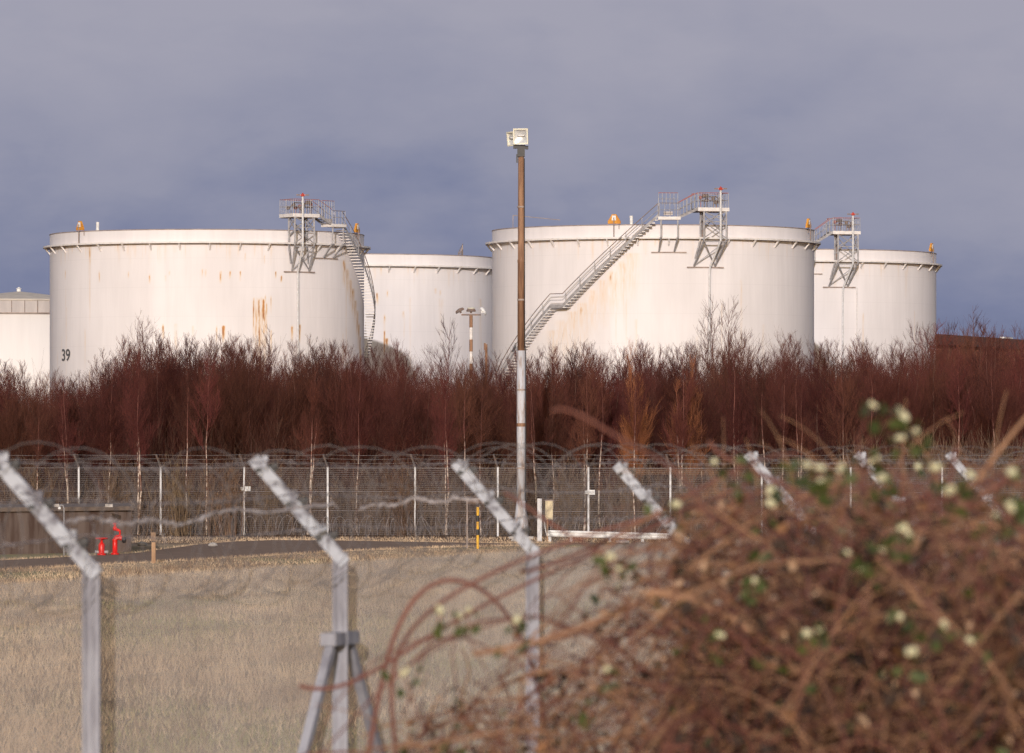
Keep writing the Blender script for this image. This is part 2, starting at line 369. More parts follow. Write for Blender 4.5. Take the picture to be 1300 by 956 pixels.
def road_bottom_Y(x):   # near edge of the road as a function of X (world)
    pts = sorted((gp(*p)[0], gp(*p)[1]) for p in bot_e); return np.interp(x, [p[0] for p in pts], [p[1] for p in pts])
def road_top_Y(x):
    pts = sorted((gp(*p)[0], gp(*p)[1]) for p in top_e); return np.interp(x, [p[0] for p in pts], [p[1] for p in pts])
n = 300000
Y = 45 + (188 - 45) * rng.random(n) ** 1.15; X = rng.uniform(-1, 1, n) * (Y * .094 + 1)
k = Y < road_bottom_Y(X) - .15; X, Y = X[k], Y[k]
pat = .9 * np.sin(X * 1.1 + Y * .03) * np.sin(Y * .07 + X * .5) + np.sin(X * .55 + 1.3 * np.sin(Y * .09)) * np.sin(Y * .16 + X * .2) + rng.normal(0, .5, len(X))
H = rng.uniform(.03, .12, len(X)) * (1 + .7 * (pat > .5)) * np.clip((road_bottom_Y(X) - Y) / 25, .3, 1)
green = (pat < -.1) & (Y < 112) & (rng.random(len(X)) < .75)
blades('dry_grass', X[~green], Y[~green], H[~green], rng.uniform(.005, .014, (~green).sum()), 'drygrass', 'pale dry winter grass covering the field')
blades('green_grass', X[green], Y[green], H[green] * .8, rng.uniform(.008, .02, green.sum()), 'greengrass', 'olive green grass patches low in the field')
# fringe along the road edges and the verge in front of the far fence
ex = rng.uniform(-19, 1.5, 9000); ey = np.where(rng.random(9000) < .5, road_bottom_Y(ex) - np.abs(rng.normal(0, .25, 9000)), road_top_Y(ex) + np.abs(rng.normal(0, .3, 9000)))
vx = rng.uniform(-19, 19, 16000); vy = rng.uniform(186, 199, 16000); kk = vy > road_top_Y(np.minimum(vx, 0)) + .2
blades('verge_grass', np.concatenate([ex, vx[kk]]), np.concatenate([ey, vy[kk]]), rng.uniform(.02, .10, 9000 + kk.sum()), rng.uniform(.008, .02, 9000 + kk.sum()), 'drygrass', 'pale dry grass fringing the road edges and fence verge')

# low brown weeds and dead stalks scattered over the field
wx, wy = [], []
for q in range(620):
    cy = rng.uniform(48, 170); cx = rng.uniform(-1, 1) * cy * .094
    if cy > road_bottom_Y(cx) - 3: continue
    k_ = rng.integers(15, 70); sp_ = rng.uniform(.1, .6); wx.append(rng.normal(cx, sp_, k_)); wy.append(rng.normal(cy, sp_ * 2.5, k_))
wx = np.concatenate(wx); wy = np.concatenate(wy)
blades('field_weeds', wx, wy, rng.uniform(.04, .30, len(wx)), rng.uniform(.006, .018, len(wx)), 'brushgrey', 'low brown weeds and dead stalks scattered over the field')

# ------------------------------------------------------------------ storage tanks
H_T = 20.8
def shell_mesh(name, R, H, stains, fine, t0=-95, t1=95):
    na = 1100 if fine else 160; nz = 130 if fine else 24
    th = np.concatenate([np.linspace(rad(t0), rad(t1), na), np.linspace(rad(t1), rad(360 + t0), 70)[1:-1]])
    z = np.linspace(0, H, nz); TH, ZZ = np.meshgrid(th, z)
    V = np.stack([R * np.sin(TH), -R * np.cos(TH), ZZ], -1).reshape(-1, 3)
    A = len(th); i = np.arange(A); j = (i + 1) % A; k = np.arange(nz - 1)[:, None] * A
    Fq = np.stack([k + i, k + j, k + A + j, k + A + i], -1).reshape(-1, 4)
    me = raw_mesh(name, V, Fq)
    r = np.zeros(TH.shape)
    if fine:
        for (tc_, ztop, zbot, wd, st) in stains:      # arc angle, top/bottom height, half-width in m
            d = (TH - tc_) * R
            prof = np.exp(-(d / wd) ** 2)
            vert = np.clip((ztop - ZZ) / .12 + 1, 0, 1) * np.clip(1 - (ztop - ZZ) / max(.1, ztop - zbot), 0, 1) ** .7 * (ZZ <= ztop + .12)
            r = np.maximum(r, st * prof * vert)
    at = me.attributes.new('rust', 'FLOAT', 'POINT'); at.data.foreach_set('value', r.ravel().astype(np.float32))
    me.polygons.foreach_set('use_smooth', [True] * len(me.polygons))
    return me

class Tank:
    def __init__(t, name, pxc, Zc, R, label, stains_px=(), fine=True, girder=True, extra=()):
        t.R = R; t.Zc = Zc; t.Xc = WX(pxc, Zc); t.H = H_T
        t.root = empty(name, (t.Xc, Zc, 0)); tag(t.root, label, 'storage tank', 'white oil storage tanks')
        st = [t.stain(*s) for s in stains_px] + list(extra)
        if fine:   # drips from the girder all the way round
            for q in range(70): st.append((rad(random.uniform(-90, 90)), t.H - 1.05, t.H - 1.05 - random.uniform(.4, 1.9), random.uniform(.03, .12), random.uniform(.12, .34)))
            for q in range(16): st.append((rad(random.uniform(-85, 85)), random.uniform(9, 17), random.uniform(5, 9), random.uniform(.05, .12), random.uniform(.10, .26)))
        link('shell', shell_mesh('shell', R, t.H, st, fine), 'tank', t.root)
        m = MB(); nseg = 128
        prof = [(R + .035, t.H), (R + .035, t.H + .07), (R - .1, t.H + .07), (R - .1, t.H)]
        t.ring(m, prof, nseg); m.build('rim', 'rim', t.root)
        MB().lathe([(R - .12, t.H - 1.9), (R - .12, t.H - 1.85)], n=64).build('floating_roof', 'band', t.root)
        if girder:
            m = MB(); h = t.H - .93
            t.ring(m, [(R + .005, h), (R + .55, h), (R + .55, h - .14), (R + .53, h - .14), (R + .53, h - .03), (R + .005, h - .03)], nseg); m.build('wind_girder', 'tank_trim', t.root)
            for q in range(34):
                a = rad(q * 360 / 34 + 4)
                if cos(a) < -.25: continue
                b = MB(); b.bar(t.loc(a, .50, h - .035), t.loc(a, .01, h - .66), .10, .12); b.build('bracket', 'tank_trim', t.root)
    def ring(t, m, prof, n):
        vs = [(r * sin(2 * pi * i / n), -r * cos(2 * pi * i / n), z) for (r, z) in prof for i in range(n)]
        K = len(prof)
        m.add(vs, [(k * n + i, k * n + (i + 1) % n, ((k + 1) % K) * n + (i + 1) % n, ((k + 1) % K) * n + i) for k in range(K) for i in range(n)])
    def loc(t, a, r, h): return ((t.R + r) * sin(a), -(t.R + r) * cos(a), h)
    def ang(t, px, r=0.0):   # angle on the shell seen at photo column px
        Xw = None; a = 0.0
        for _ in range(12):
            Z = t.Zc - (t.R + r) * cos(a); a = asin(max(-.999, min(.999, (WX(px, Z) - t.Xc) / (t.R + r))))
        return a
    def stain(t, px, y0, y1, wpx, s):
        a = t.ang(px); Z = t.Zc - t.R * cos(a); return (a, WH(y0, Z), WH(y1, Z), max(.055, wpx * Z / F * .6 / max(.35, cos(a))), s)
    def number(t, txt, px, py, hpx):
        a0 = t.ang(px); Z = t.Zc - t.R * cos(a0); hh = WH(py, Z); size = hpx * Z / F / .70
        cu = bpy.data.curves.new('tank_number', 'FONT'); cu.body = txt; cu.align_x = 'CENTER'; cu.size = size; cu.offset = size * .016; cu.extrude = .006
        ob = bpy.data.objects.new('tmp', cu); COL.objects.link(ob); bpy.context.view_layer.update()
        me = bpy.data.meshes.new_from_object(ob.evaluated_get(bpy.context.evaluated_depsgraph_get())); bpy.data.objects.remove(ob)
        for v in me.vertices:
            a = a0 + v.co.x * 1.2 / t.R; r = .05 + v.co.z; z = hh + v.co.y - .35 * size
            v.co = t.loc(a, r, z)
        me.materials.clear(); link('tank_number', me, 'numpaint', t.root)
    def shield(t, a, w=1.0):     # orange foam pourer shield standing over the rim
        m = MB(); pts = [(-.5, .12), (-.5, .32), (-.38, .5), (-.16, .86), (.16, .86), (.38, .5), (.5, .32), (.5, .12)]
        n_ = len(pts)
        vs = [t.loc(a + p[0] * w / t.R, r, t.H + p[1]) for r in (.10, .26) for p in pts]
        m.add(vs, [tuple(range(n_))[::-1], tuple(range(n_, 2 * n_))] + [(i, (i + 1) % n_, n_ + (i + 1) % n_, n_ + i) for i in range(n_)])
        s = m.build('foam_shield', 'orange', t.root)
        m = MB(); vs = [t.loc(a + x / t.R, r, t.H + z) for r in (.27, .30) for x, z in ((-.17, .38), (.17, .38), (.14, .76), (-.14, .76))]
        m.add(vs, [(0, 1, 2, 3)[::-1], (4, 5, 6, 7), (0, 1, 5, 4), (1, 2, 6, 5), (2, 3, 7, 6), (3, 0, 4, 7)]).build('window', 'white', s)
        m = MB(); m.bar(t.loc(a, .33, t.H + .6), t.loc(a, .33, t.H - .92), .07); m.bar(t.loc(a + .35 / t.R, .06, t.H + .2), t.loc(a + .35 / t.R, .06, t.H - .3), .05)
        m.build('pipe', 'galv_dark', s)
    def vent(t, a):
        MB().tube([t.loc(a, -.3, t.H - .3), t.loc(a, -.3, t.H + .75)], .13, 10).build('vent_pipe', 'white', t.root)
    def rails(t, pts, mtop='rail_red', ht=1.1, spacing=.9, parent=None, pick=False, name='handrail', mid=True, rt=.028):
        """pts: list of (angle, r, h) walked in order"""
        P = []
        for q in range(len(pts) - 1):
            (a, r, h), (a2, r2, h2) = pts[q], pts[q + 1]
            Ls = math.dist(t.loc(a, r, h), t.loc(a2, r2, h2)); k = max(1, int(round(Ls / spacing)))
            for i in range(k + (q == len(pts) - 2)): f = i / k; P.append(np.array(t.loc(a + (a2 - a) * f, r + (r2 - r) * f, h + (h2 - h) * f)))
        m = MB(); up = np.array((0, 0, 1.))
        m.tube([p + up * ht for p in P], rt, 5)
        o = m.build(name, mtop, parent if parent is not None else t.root)
        m = MB()
        if mid: m.tube([p + up * ht * .5 for p in P], rt * .8, 4)
        for p in P: m.bar(p, p + up * ht, .045)
        if pick:
            for q in range(len(P) - 1):
                for f in (.25, .5, .75): c = P[q] * (1 - f) + P[q + 1] * f; m.bar(c + up * ht * .05, c + up * ht, .022)
        m.build('baluster', 'galv', o)
    def gantry(t, a0, m_=1, stair=True, top_h=1.35, tall=True):
        R = t.R; H = t.H; A = lambda s: a0 + m_ * s / R
        root = empty('gauging_platform'); root.parent = t.root
        hr = H - .93; hd = H + top_h; hl = H + .62
        # upper deck
        m = MB()
        def slab(m, s0, s1, r0, r1, h, th=.12, n=4):
            vs = []
            for i in range(n + 1):
                a = A(s0 + (s1 - s0) * i / n)
                for r, z in ((r0, h), (r1, h), (r1, h - th), (r0, h - th)): vs.append(t.loc(a, r, z))
            fs = [(i * 4 + j, i * 4 + (j + 1) % 4, (i + 1) * 4 + (j + 1) % 4, (i + 1) * 4 + j) for i in range(n) for j in range(4)]
            fs += [(0, 1, 2, 3), (n * 4 + 3, n * 4 + 2, n * 4 + 1, n * 4)]
            m.add(vs, fs)
        slab(m, -1.2, 1.15, -.9, 1.35, hd, .28); m.build('deck', 'tank_trim', root)
        v = MB(); v.bar(t.loc(A(-.55), .2, hd - .28), t.loc(A(-.55), .2, H - .9), .16, .10); v.build('cable_riser', 'galv_dark', root)
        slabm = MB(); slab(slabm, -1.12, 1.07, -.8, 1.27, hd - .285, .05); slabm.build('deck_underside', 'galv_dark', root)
        # tower legs
        for s in (-.75, .95):
            for r in (1.25, .30):
                b = MB(); b.bar(t.loc(A(s), r, hd - .28), t.loc(A(s), r, hr - .25), .13); b.bar(t.loc(A(s), r, hr - .25), t.loc(A(s - (.45 if r > 1 else .35)), .06, H - 3.2 if r > 1 else H - 2.6), .12)
                b.build('tower_leg', 'galv', root)
        b = MB()
        def X4(s0, s1, r, h0, h1, r2=None, sh=0):
            r2 = r if r2 is None else r2
            b.bar(t.loc(A(s0), r, h0), t.loc(A(s1 + sh), r2, h1), .07); b.bar(t.loc(A(s1), r, h0), t.loc(A(s0 + sh), r2, h1), .07)
        X4(-.75, .95, 1.27, hd - .3, H + .25); X4(-.75, .95, 1.27, H + .25, hr - .1); X4(-.75, .95, 1.2, hr - .3, H - 3.15, .1, -.45)
        X4(-.75, .95, .32, hd - .3, H - .4)
        for s in (-.75, .95):
            b.bar(t.loc(A(s), 1.25, hd - .4), t.loc(A(s), .3, H + .1), .06); b.bar(t.loc(A(s), .3, hd - .4), t.loc(A(s), 1.25, H + .1), .06)
        b.bar(t.loc(A(-.75), 1.27, H + .25), t.loc(A(.95), 1.27, H + .25), .07)
        b.bar(t.loc(A(-.75), 1.25, hr - .35), t.loc(A(.95), 1.25, hr - .35), .1)
        b.build('cross_brace', 'galv', root)
        b = MB(); b.bar(t.loc(A(-1.75), .09, H - 3.28), t.loc(A(1.25), .09, H - 3.28), .12, .10); b.build('wall_beam', 'rim', root)
        b = MB(); b.bar(t.loc(A(-4.55), .09, H - 2.12), t.loc(A(-1.8), .09, H - 2.12), .12, .09); b.build('wall_beam', 'rim', root)
        t.rails([(A(-1.15), -.8, hd), (A(-1.15), .2, hd)], parent=root); t.rails([(A(-1.15), 1.3, hd), (A(1.1), 1.3, hd), (A(1.1), -.85, hd), (A(-1.15), -.85, hd)], parent=root, ht=1.15, pick=True)
        # valves and pipework on the deck
        rr = random.Random(5)
        for q in range(9):
            s = -.85 + q * .22; r = rr.uniform(.1, 1.05); v = MB(); c = t.loc(A(s), r, hd + rr.uniform(.35, .95))
            v.lathe([(.03, -.16), (.13, -.12), (.16, 0), (.12, .12), (.03, .16)], c=c, n=8, axis='x' if q % 2 else 'z'); v.bar(c, t.loc(A(s), r, hd), .05)
            v.build('valve', 'galv_dark' if q % 3 else 'rail_red', root)
        v = MB(); v.tube([t.loc(A(-.9), .9, hd + .55), t.loc(A(.9), .9, hd + .6)], .05, 6); v.tube([t.loc(A(-.9), .5, hd + .85), t.loc(A(.5), .4, hd + .9), t.loc(A(.9), .4, hd + .5)], .045, 6); v.build('pipework', 'galv_dark', root)
        # sample pipe with the red lamp
        p = MB(); p.tube([t.loc(A(.42), 1.5, hd + 1.35), t.loc(A(.42), 1.5, hr - .3), t.loc(A(.05), .22, H - 3.3), t.loc(A(.02), .18, H - 3.9), t.loc(A(.02), .18, .1)], .085, 8); pp = p.build('foam_pipe', 'farpost', root)
        c = np.array(t.loc(A(.42), 1.5, hd + 1.45)); p = MB(); p.lathe([(.05, -.13), (.15, -.08), (.16, .04), (.08, .13), (.02, .2)], c=c, n=8); p.bar(c + (-.2, 0, .02), c + (.2, 0, .02), .09); p.build('lamp', 'redlamp', root)
        for sg in (-1, 1): p = MB(); p.bar(c + (sg * .2, 0, .02), c + (sg * .5, 0, .02), .13, .1); p.build('lamp_arm', 'galv_dark', root)
        # lower landing
        m = MB(); slab(m, -4.05, -2.45, .10, 1.35, hl, .24); m.build('landing', 'tank_trim', root)
        for s in (-3.85, -2.65):
            b = MB(); b.bar(t.loc(A(s), 1.2, hl - .2), t.loc(A(s), 1.2, hr - .05), .11); b.bar(t.loc(A(s), 1.2, hr - .05), t.loc(A(s - .12), .06, H - 2.08), .11); b.build('strut', 'galv', root)
        if tall: t.rails([(A(-4.0), .15, hl + .95), (A(-2.5), .15, hl + .95)], parent=root, ht=.95, spacing=.3); 
        t.rails([(A(-3.95), 1.3, hl), (A(-2.5), 1.3, hl)], mtop='galv_dark', parent=root, ht=1.05, spacing=.4)
        b = MB(); b.bar(t.loc(A(-4.0), .15, hl), t.loc(A(-4.0), .15, hl + 1.0), .06); b.bar(t.loc(A(-2.5), .15, hl), t.loc(A(-2.5), .15, hl + 1.0), .06)
        b.bar(t.loc(A(-3.6), .15, hl + .3), t.loc(A(-2.9), .15, hl + .3), .25, .3); b.build('cable_box', 'band', root)
        # steps from landing to deck
        m = MB(); ns = 5
        for i in range(ns):
            s = -2.5 + 1.3 * (i + .5) / ns; h = hl + (hd - hl) * (i + .5) / ns
            vs = [t.loc(A(s + x), r, z) for x in (-.14, .14) for r, z in ((.35, h), (1.2, h), (1.2, h - .05), (.35, h - .05))]
            m.add(vs, [(0, 1, 2, 3), (7, 6, 5, 4), (0, 4, 5, 1), (1, 5, 6, 2), (2, 6, 7, 3), (3, 7, 4, 0)])
        for r in (.32, 1.23): m.bar(t.loc(A(-2.55), r, hl - .05), t.loc(A(-1.15), r, hd - .08), .05, .2)
        m.build('steps', 'galv', root)
        t.rails([(A(-2.5), 1.25, hl), (A(-1.2), 1.25, hd)], parent=root, ht=1.15, spacing=.32)
        t.rails([(A(-2.5), .32, hl), (A(-1.2), .32, hd)], parent=root, ht=1.15, spacing=.65)
        if not stair: return
        # helical staircase
        st = empty('staircase'); st.parent = t.root
        rise = .225; slope = .955; s = -4.05; h = hl; k = 0; path = [(A(s), h)]; inner = .12; outer = .90
        land_h = H - 6.25; landed = False
        while h > .3 and k < 95:
            if not landed and h <= land_h:
                m = MB(); slab(m, s - 1.1, s, inner, outer, h, .08); m.build('landing', 'galv', st); s -= 1.1; path.append((A(s), h)); landed = True; continue
            s -= rise / slope; h -= rise; path.append((A(s), h))
            vs = [t.loc(A(s + x), r, z) for x in (-.02, .25) for r, z in ((inner, h), (outer, h), (outer, h - .07), (inner, h - .07))]
            m = MB().add(vs, [(0, 1, 2, 3), (7, 6, 5, 4), (0, 4, 5, 1), (1, 5, 6, 2), (2, 6, 7, 3), (3, 7, 4, 0)]); m.build('tread', 'tank_trim', st); k += 1
        for r, nm in ((outer, 'stringer'),):
            vs = []
            for a, z in path:
                for rr_, zz in ((r, z + .22), (r + .03, z + .22), (r + .03, z - .04), (r, z - .04)): vs.append(t.loc(a, rr_, zz))
            n_ = len(path); fs = [(i * 4 + j, i * 4 + (j + 1) % 4, (i + 1) * 4 + (j + 1) % 4, (i + 1) * 4 + j) for i in range(n_ - 1) for j in range(4)]
            MB().add(vs, fs).build(nm, 'galv' , st)
        up = np.array((0, 0, 1.)); P = [np.array(t.loc(a, outer + .02, z)) for a, z in path]
        m = MB(); m.tube([p + up * 1.05 for p in P], .035, 5); hr_ = m.build('handrail', 'galv_dark', st)
        m = MB(); m.tube([p + up * .55 for p in P], .028, 5)
        for p in P[::5]: m.bar(p - up * .1, p + up * 1.05, .05)
        m.build('baluster', 'galv', hr_)

T1 = [(114, 313, 362, 2, .55), (114, 350, 420, 1.6, .25), (126, 346, 359, 1.3, .85), (163, 347, 353, 1.3, .7), (190, 350, 361, 1.6, .85), (83, 345, 356, 1.2, .4), (210, 351, 358, 1.5, .5), (215, 345, 350, 1.5, .4),
      (257, 343, 352, 1.2, .6), (261, 344, 352, 1.2, .6), (280, 346, 360, 2.0, .95), (292, 346, 355, 1.8, .9), (305, 346, 357, 1.6, .95), (311, 322, 332, 1.2, .4), (207, 414, 434, 1.8, .95), (283.5, 415, 436, 3.2, 1.15),
      (275, 416, 440, 1.2, .6), (322, 382, 432, 1.4, .9), (325, 384, 455, 2.6, .6), (329, 382, 470, 1.7, 1.1), (334.5, 381, 448, 2.6, 1.15), (338.5, 386, 430, 1.2, .8), (330, 380, 480, 9, .40), (336, 395, 475, 4, .5), (322, 380, 384, 1.5, .9), (337, 376, 384, 1.0, .5), (336, 325, 336, 1.2, .5),
      (350, 346, 354, 1.3, .9), (357, 351, 359, 1.8, .95), (344, 378, 400, 1.0, .4), (371, 415, 434, 2.0, 1.0), (380, 413, 436, 2.5, .95), (344, 420, 460, 1.5, .5), (108, 420, 470, 1.5, .25), (245, 415, 430, 2, .3), (400, 312, 326, 4, .3)]
for i, (x, y) in enumerate([(437, 332), (441, 343), (445, 356), (448, 368), (451, 382), (453.5, 396), (455.5, 412), (457, 428), (458, 444)]): T1.append((x, y, y + 34, 3.2, .62))
T2 = [(479, 373, 388, 2, 1.0), (492, 370, 378, 2, .6), (488.5, 402, 410, 2, .7), (488, 421, 456, 1.6, 1.0), (491, 431, 442, 3, 1.1), (512, 397, 405, 2, .55), (513, 400, 432, 1.5, .3), (553, 367, 374, 2, .45), (559, 370, 376, 1.5, .4), (488, 400, 470, 2, .3), (476, 340, 356, 3, .25), (484, 340, 350, 2, .4), (530, 340, 352, 3, .25), (560, 380, 440, 5, .14), (610, 380, 450, 3, .2)]
T3 = [(x, y, y + 62, 14, .26) for x, y in [(802, 322), (790, 334), (778, 345), (765, 357), (752, 369), (740, 385), (728, 396), (716, 408), (704, 420)]]
T3 += [(778, 346, 358, 2, .6), (775, 350, 360, 2.5, .6), (738, 392, 402, 4, .75), (792, 336, 420, 1.5, .35), (782, 346, 440, 1.2, .35), (795, 380, 460, 2, .16)]
def zsm(v): return v

t1 = Tank('oil_tank', 263, 466, 12.85, 'white rust-streaked oil tank numbered 39 with stairs down its right side', T1)
t1.number('39', 84, 450.5, 14.5); t1.gantry(t1.ang(386, 1.0), -1)
t1.shield(t1.ang(104), .85); t1.shield(t1.ang(453.5, .2)); t1.vent(t1.ang(124, -.3))
t3 = Tank('oil_tank', 829, 457, 12.92, 'largest white oil tank with a long staircase slanting across its front', T3)
t3.number('4', 653.5, 443.5, 15.5); t3.gantry(t3.ang(905, 1.0), 1)
t3.shield(t3.ang(780.5)); t3.shield(t3.ang(1026, .15)); t3.vent(t3.ang(801.5, -.3))
t2 = Tank('oil_tank', 452, 521.5, 12.9, 'white oil tank half hidden between and behind the two nearest tanks', T2)
t4 = Tank('oil_tank', 1004, 510, 13.0, 'white oil tank at the right, partly behind the largest tank', [(1060, 345, 370, 3, .2), (1150, 345, 380, 3, .15)])
t4.gantry(t4.ang(1074, 1.0), 1, stair=False, top_h=1.6, tall=False); t4.shield(t4.ang(1183, .2))
# slim access ladder on tank two's roof edge, and the rail behind tank three's rim
m = MB()
for dz in (0, .55): m.bar(t2.loc(t2.ang(588), -.6, H_T + .15 + dz * .2), t2.loc(t2.ang(622), -2.6, H_T + .75 + dz), .05)
for f in np.linspace(.1, 1, 7): 
    a = t2.ang(588 + 34 * f); m.bar(t2.loc(a, -.6 - 2 * f, H_T + .1), t2.loc(a, -.6 - 2 * f, H_T + .3 + f * 1.0), .045)
m.build('roof_ladder', 'rim', t2.root)
m = MB(); m.bar(t3.loc(rad(-100), -1.5, H_T + 1.4), t3.loc(rad(-118), -4.5, H_T + 1.1), .05); m.bar(t3.loc(rad(-100), -1.5, H_T - .5), t3.loc(rad(-100), -1.5, H_T + 1.4), .05); m.build('roof_rail', 'rim', t3.root)

# pale inspection pipe with valve on the small-stained side of tank four
MB().tube([t4.loc(t4.ang(1087), .12, H_T - 3.3), t4.loc(t4.ang(1087), .12, 0.1)], .05, 6).build('drain_pipe', 'tank_trim', t4.root)

# domed tank at the far left
class TD: pass
Zd = 600.; Rd = 8.6; Xd = WX(24, Zd); rt = empty('domed_tank', (Xd, Zd, 0)); tag(rt, 'pale domed tank with a grey panelled band, at the left edge', 'storage tank', 'white oil storage tanks')
MB().lathe([(Rd - .12, 0), (Rd - .12, 17.7)], n=96).build('shell', mat('pale_tank_paint', (.78, .735, .71), (.72, .67, .65), scale=.6, stretch=(1, 1, .1)), rt, True)
m = MB(); nb = 40
m.lathe([(Rd, 17.66), (Rd, 18.95)], n=96); bo = m.build('panel_band', 'band', rt, False)
m = MB()
for q in range(nb):
    a = 2 * pi * q / nb; m.box(((Rd + .02) * sin(a), -(Rd + .02) * cos(a), 18.3), (.07, .07, 1.3), a)
m.build('seam', 'galv_dark', bo)
m = MB(); m.lathe([(Rd + .08, 17.55), (Rd + .08, 17.68)], n=96); m.build('ring_beam', 'rim', rt)
prof = [(Rd + .1, 18.93), (Rd + .1, 19.0)] + [(Rd * (1 - f), 19.0 + 1.12 * (f ** .9)) for f in (.15, .3, .5, .7, .85, .97)]
MB().lathe(prof, n=96).build('dome_roof', 'dome', rt, True)
MB().lathe([(.22, 20.0), (.22, 20.35), (.32, 20.38), (.05, 20.55)], n=12).build('roof_vent', 'white', rt)

# rusty shed on the right
sh = empty('industrial_shed', (0, 0, 0)); tag(sh, 'long rust brown industrial shed behind the trees at the right', 'building')
def shed():
    x0, y0 = WX(1120, 545), 545.; x1, y1 = WX(1480, 640), 640.; h = 14.75
    d = Vector((x1 - x0, y1 - y0, 0)); Ln = d.length; d.normalize(); nrm = Vector((d.y, -d.x, 0)); 
    P = lambda s, o, z: tuple(Vector((x0, y0, 0)) + d * s + nrm * o + Vector((0, 0, z)))
    m = MB(); vs = []; k = 260
    for i in range(k + 1):
        s = Ln * i / k; o = .10 * (1 if (i // 2) % 2 else 0)
        vs += [P(s, o, 0), P(s, o, h - 1.0)]
    m.add(vs, [(2 * i, 2 * i + 2, 2 * i + 3, 2 * i + 1) for i in range(k)]); m.build('wall', 'shedwall', sh)
    m = MB(); 
    m.add([P(0, .5, h - 1.02), P(Ln, .5, h - 1.02), P(Ln, .5, h), P(0, .5, h), P(0, -25, h - 1.02), P(Ln, -25, h - 1.02), P(Ln, -25, h + .3), P(0, -25, h + .3)], [(0, 1, 2, 3), (3, 2, 6, 7), (0, 3, 7, 4), (1, 5, 6, 2), (0, 4, 5, 1), (4, 7, 6, 5)])
    m.build('roof', 'shedroof', sh)
    for px in (1275, 1281, 1287, 1294, 1301, 1308):
        f = (px - 1120) / 360; s = Ln * f * .93
        MB().bar(P(s, .25, 0), P(s, .25, h - 1.05), .22).build('column', M['rustpole'] if px % 2 else M['wood'], sh)
    MB().bar(P(Ln * .415, -1, h + .12), P(Ln * .445, -1, h + .12), .5, .25).build('roof_hatch', 'white', sh)
shed()

# ------------------------------------------------------------------ masts, lights
Zm = 196.; Xm = WX(661.5, Zm); r0 = empty('floodlight_mast', (Xm, Zm, 0)); tag(r0, 'tall floodlight mast, pale grey below and rusty brown above, standing by the far fence', 'lamp post')
MB().lathe([(.26, .04), (.25, .5), (.165, 1.25), (.158, 1.3)], n=14).build('base_cone', 'maststeel', r0, True)
MB().lathe([(.156, 1.3), (.15, 4.0), (.148, 6.48)], n=14).build('lower_pole', 'maststeel', r0, True)
MB().lathe([(.155, 3.86), (.158, 3.88), (.158, 3.97), (.155, 3.98)], n=14).build('rust_band', 'rustpole', r0)
MB().lathe([(.125, 6.48), (.118, 9.5), (.128, 9.52), (.128, 9.6), (.112, 9.62), (.10, 13.2)], n=14).build('upper_pole', 'rustpole', r0, True)
m = MB(); m.box((0, 0, 13.3), (.26, .26, .28)); m.box((-.06, 0, 13.5), (.42, .2, .12)); m.bar((-.14, 0, 13.25), (-.14, 0, 12.95), .05); m.box((.2, 0, 13.47), (.1, .12, .12)); m.build('mount', 'black', r0)
def lamp_head(par, c, wd, ht, dp, yaw, tilt=0.0):
    m = MB(); hz = ht / 2; w2 = wd / 2
    vs = [(-w2, -dp / 2, -hz), (w2, -dp / 2, -hz), (w2, -dp / 2, hz), (-w2, -dp / 2, hz), (-w2 * .6, dp / 2, -hz * .55), (w2 * .6, dp / 2, -hz * .55), (w2 * .6, dp / 2, hz * .7), (-w2 * .6, dp / 2, hz * .7)]
    m.add(vs, [(4, 5, 1, 0)[::-1], (1, 5, 6, 2), (2, 6, 7, 3), (3, 7, 4, 0), (5, 4, 7, 6)])
    t_ = .045    # front frame
    m.box((0, -dp / 2 - .02, hz - t_ / 2), (wd, .06, t_)); m.box((0, -dp / 2 - .02, -hz + t_ / 2), (wd, .06, t_))
    m.box((-w2 + t_ / 2, -dp / 2 - .02, 0), (t_, .058, ht - 2 * t_)); m.box((w2 - t_ / 2, -dp / 2 - .02, 0), (t_, .058, ht - 2 * t_))
    o = m.build('floodlight', 'lampbody', par); o.location = c; o.rotation_euler = (tilt, 0, yaw)
    g, nt, b = new_mat('lamp_glass'); b.inputs['Base Color'].default_value = (.72, .72, .72, 1); b.inputs['Metallic'].default_value = .5; b.inputs['Roughness'].default_value = .4
    n_ = 7; vs = []; fs = []
    for i in range(n_):
        for j in range(n_):
            u = i / (n_ - 1) * 2 - 1; v = j / (n_ - 1) * 2 - 1; vs.append((u * (w2 - t_), -dp / 2 + .09 * (1 - u * u) * (1 - v * v) + .005, v * (hz - t_)))
    fs = [(i * n_ + j, (i + 1) * n_ + j, (i + 1) * n_ + j + 1, i * n_ + j + 1) for i in range(n_ - 1) for j in range(n_ - 1)]
    MB().add(vs, fs).build('reflector', g, o, True)
    MB().lathe([(.03, -.12), (.035, 0), (.03, .12)], c=(0, -dp / 2 - .0, .03), n=8, axis='x').build('lamp_bulb', 'white', o, True)
    return o
lamp_head(r0, (.03, -.12, 13.86), .52, .55, .3, rad(-14), rad(6))
lamp_head(r0, (-.20, .22, 13.80), .50, .50, .3, rad(-62), rad(6))
MB().tube([(.17, -.12, .3), (.165, -.12, 3), (.16, -.11, 6.4), (.13, -.1, 6.7), (.115, -.08, 13.1)], .016, 5).build('cable', 'black', r0)
MB().box((-.02, -.205, .95), (.16, .10, .42)).build('access_door', 'band', r0)
for q in (2.4, 5.1, 8.2, 11.4): MB().lathe([(.162 if q < 6.4 else .13, q), (.166 if q < 6.4 else .134, q + .01), (.166 if q < 6.4 else .134, q + .05), (.16 if q < 6.4 else .13, q + .06)], n=14).build('clamp_band', 'rim', r0)
MB().box((WX(655, Zm) * 0 - .0, 0, .03), (.85, .85, .10)).build('plinth', 'plinth', r0)

